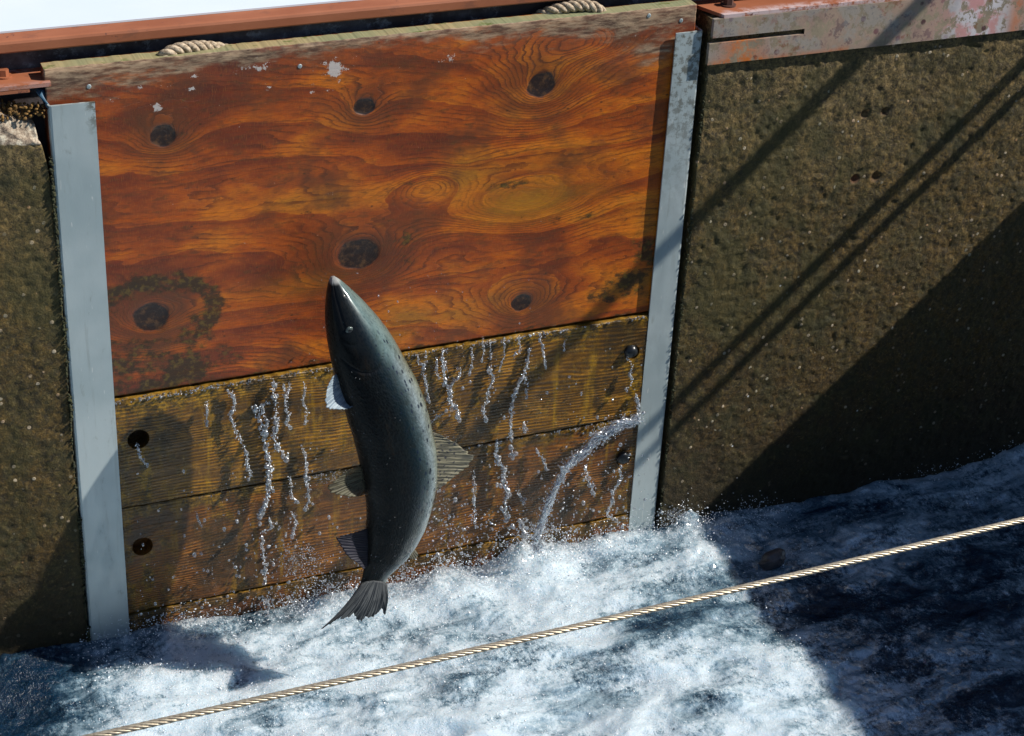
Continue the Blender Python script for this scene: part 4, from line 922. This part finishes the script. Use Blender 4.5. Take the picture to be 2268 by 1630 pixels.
def fin(name, base, tip, mat, yb, yt, th=.0016, n=72, m=18, curl=.0, label=None):
    """base and tip curves in photo pixels; rays run from base to tip"""
    B = smoothc([fa(p, yb - FY) for p in base], n, 1)
    D = np.array([0, 1., 0]); T = np.array([fa(p, yt - FY) for p in resample(tip, n)])
    rag = 1 + .07 * (fbm(np.arange(n) * .45, np.zeros(n), 17, 2) - .5) * 2 * sst(0, .1, np.linspace(0, 1, n)) ; T = B + (T - B) * rag[:, None]
    k = np.linspace(0, 1, m); V = B[:, None] * (1 - k)[None, :, None] + T[:, None] * k[None, :, None]
    i = np.arange(n)[:, None]; rip = .0011 * np.sin(i * 2 * np.pi / 4.0) * (.3 + .7 * k[None]) + curl * np.sin(np.pi * k)[None] * np.ones((n, 1))
    thk = (th * (1 - .75 * k) + .0022 * np.exp(-k * 9))[None] * np.ones((n, 1))
    a = V.copy(); a[..., 1] += rip - thk; b = V.copy(); b[..., 1] += rip + thk
    V = np.concatenate([a.reshape(-1, 3), b.reshape(-1, 3)]); N = n * m; F = grid_faces(n, m); idx = np.arange(N).reshape(n, m)
    Fs = F.tolist() + (F[:, ::-1] + N).tolist()
    ring = idx[:, 0].tolist() + idx[-1, 1:].tolist() + idx[-2::-1, -1].tolist() + idx[0, -2:0:-1].tolist()
    Fs += [[ring[q], ring[(q + 1) % len(ring)], ring[(q + 1) % len(ring)] + N, ring[q] + N] for q in range(len(ring))]
    me = mesh(name, V, Fs); bm = bmesh.new(); bm.from_mesh(me); bmesh.ops.recalc_face_normals(bm, faces=bm.faces); bm.to_mesh(me); bm.free()
    U = np.broadcast_to((np.arange(n) / n)[:, None], (n, m)).ravel(); W_ = np.broadcast_to(k[None], (n, m)).ravel(); U = np.r_[U, U]; W_ = np.r_[W_, W_]
    uvl = me.uv_layers.new(name='UVMap'); li = np.zeros(len(me.loops), np.int32); me.loops.foreach_get('vertex_index', li)
    uvl.data.foreach_set('uv', np.stack([U[li], W_[li]], 1).astype(np.float32).ravel())
    o = link(name, me, mat); adopt(o, fish)
    if label: o['label'] = label
    return o
def Q1(l): return [(900 + x / 2.81, 820 + y / 2.81) for x, y in l]
def Q2(l): return [(900 + x / 2.81, 1350 + y / 2.81) for x, y in l]
fin('dorsal_fin', [(1312, 1318), (1316, 1360), (1318, 1410), (1314, 1455), (1308, 1505)], [(1345, 1328), (1390, 1352), (1425, 1378), (1441, 1393), (1440, 1405), (1428, 1424), (1400, 1446), (1372, 1468), (1345, 1490), (1322, 1504)], FINB, FY, FY - .005, .0022)
fin('pectoral_fin', Q1([(360, 900), (400, 1000), (450, 1080), (500, 1150)]), Q1([(325, 930), (295, 980), (272, 1050), (264, 1120), (275, 1190), (300, 1208), (360, 1208), (420, 1208), (470, 1200), (498, 1180)]), FINP, FY - .012, FY - .040, label='pale bluish pectoral fin catching the light')
fin('pectoral_fin', Q1([(420, 880), (440, 960), (470, 1040), (500, 1100)]), Q1([(330, 950), (320, 1000), (310, 1060), (315, 1120), (340, 1160), (400, 1180)]), FINP, FY + .03, FY + .055)
fin('pelvic_fin', Q2([(565, 195), (585, 260), (605, 330), (622, 400)]), Q2([(520, 215), (440, 255), (360, 315), (300, 372), (285, 400), (310, 430), (380, 455), (470, 468), (560, 468), (606, 440)]), FINV, FY - .010, FY - .028)
fin('pelvic_fin', Q2([(580, 230), (600, 290), (615, 350), (628, 400)]), Q2([(500, 270), (430, 310), (400, 350), (420, 390), (500, 420), (590, 430)]), FINV, FY + .02, FY + .04)
fin('anal_fin', Q2([(640, 735), (650, 820), (648, 910), (635, 1010), (620, 1060)]), Q2([(590, 755), (500, 780), (420, 800), (365, 818), (380, 860), (410, 910), (440, 965), (480, 1000), (530, 1030), (560, 1060), (590, 1090)]), FINA, FY, FY - .012)
fin('adipose_fin', [(1262, 1672), (1256, 1684), (1248, 1698)], [(1276, 1690), (1276, 1700), (1268, 1708), (1252, 1706)], FINB, FY, FY, .0022, 20, 8)
fin('tail_fin', [(1104, 1784), (1118, 1776), (1140, 1770), (1165, 1774), (1181, 1784)],
    Q2([(225, 1607), (300, 1560), (360, 1522), (400, 1506), (440, 1505), (480, 1490), (500, 1462), (520, 1500), (550, 1530), (575, 1530), (600, 1505), (640, 1500), (680, 1488), (715, 1470), (738, 1430), (752, 1440), (772, 1482), (785, 1440), (792, 1395)]), FINT, FY, FY - .012, .0030, 110, 26, -.008)
def eye(side):
    i = int(np.argmin(np.abs(FCUM - .095))); c = FC[i] - FA[i] * FH[i] * .30; ph = math.acos(.02)
    p = c + np.array([0, side * FT[i] * .945, 0]); root = []
    bm = bmesh.new(); bmesh.ops.create_uvsphere(bm, u_segments=24, v_segments=16, radius=.0092, matrix=Matrix.Translation(p) @ Matrix.Diagonal((1, .5, 1, 1)))
    me = bpy.data.meshes.new('eye'); bm.to_mesh(me); bm.free(); o = link('eye', me, IRIS); adopt(o, fish)
    bm = bmesh.new(); bmesh.ops.create_uvsphere(bm, u_segments=20, v_segments=12, radius=.0058, matrix=Matrix.Translation(p + np.array([0, side * .0021, 0])) @ Matrix.Diagonal((1, .55, 1, 1)))
    me = bpy.data.meshes.new('pupil'); bm.to_mesh(me); bm.free(); q = link('pupil', me, BLACK); q.parent = o
IRIS = mat_simple('fish_iris', (.09, .11, .10), .15, .3, 200)
eye(-1); eye(1)
# beads of water clinging to the skin
def skin_drops():
    C = []; R = []
    for i in range(120):
        k = int(rng.integers(20, 296)); ph = rng.uniform(-1.25, 1.4); c = FC[k] + FA[k] * FH[k] * math.sin(ph) + np.array([0, -FT[k] * math.cos(ph) * 1.0, 0]); C.append(c); R.append(rng.uniform(.0005, .0014))
    for k in range(238, 280, 2): ph = 1.0; C.append(FC[k] + FA[k] * FH[k] * (.55 + rng.normal(0, .05)) + np.array([0, -FT[k] * .82, 0])); R.append(rng.uniform(.0012, .0024))
    v, f = blobs(C, np.array(R), low=False); return link('water_beads', fast_mesh('water_beads', v, f), DROP)
wb = skin_drops(); adopt(wb, fish); wb['kind'] = 'stuff'; wb['label'] = 'beads of water on the skin'
# splash around the anal fin and the tail
C = []; R = []
for (cx, cy, sx, sy, n, r) in [(660, 1240, 50, 30, 330, .0012), (700, 1290, 50, 30, 160, .0013), (620, 1330, 60, 25, 160, .0014), (900, 1270, 30, 25, 110, .0016), (740, 1060, 40, 14, 90, .0012), (1190, 1180, 60, 25, 260, .0016), (980, 1160, 50, 60, 150, .0020), (1080, 1180, 60, 50, 120, .0018), (1500, 1140, 30, 14, 260, .0014)]:
    for i in range(n): C.append(at((rng.normal(cx, sx * .6), rng.normal(cy, sy * .6)), y=-rng.uniform(.01, .15) if cx < 1400 else -.02)); R.append(r * rng.uniform(.4, 1.6))
v, f = blobs(C, np.array(R)); tag(link('splash', fast_mesh('splash', v, f), DROP), 'fine splash thrown up around the tail of the salmon and the jet foot', 'splash', kind='stuff')
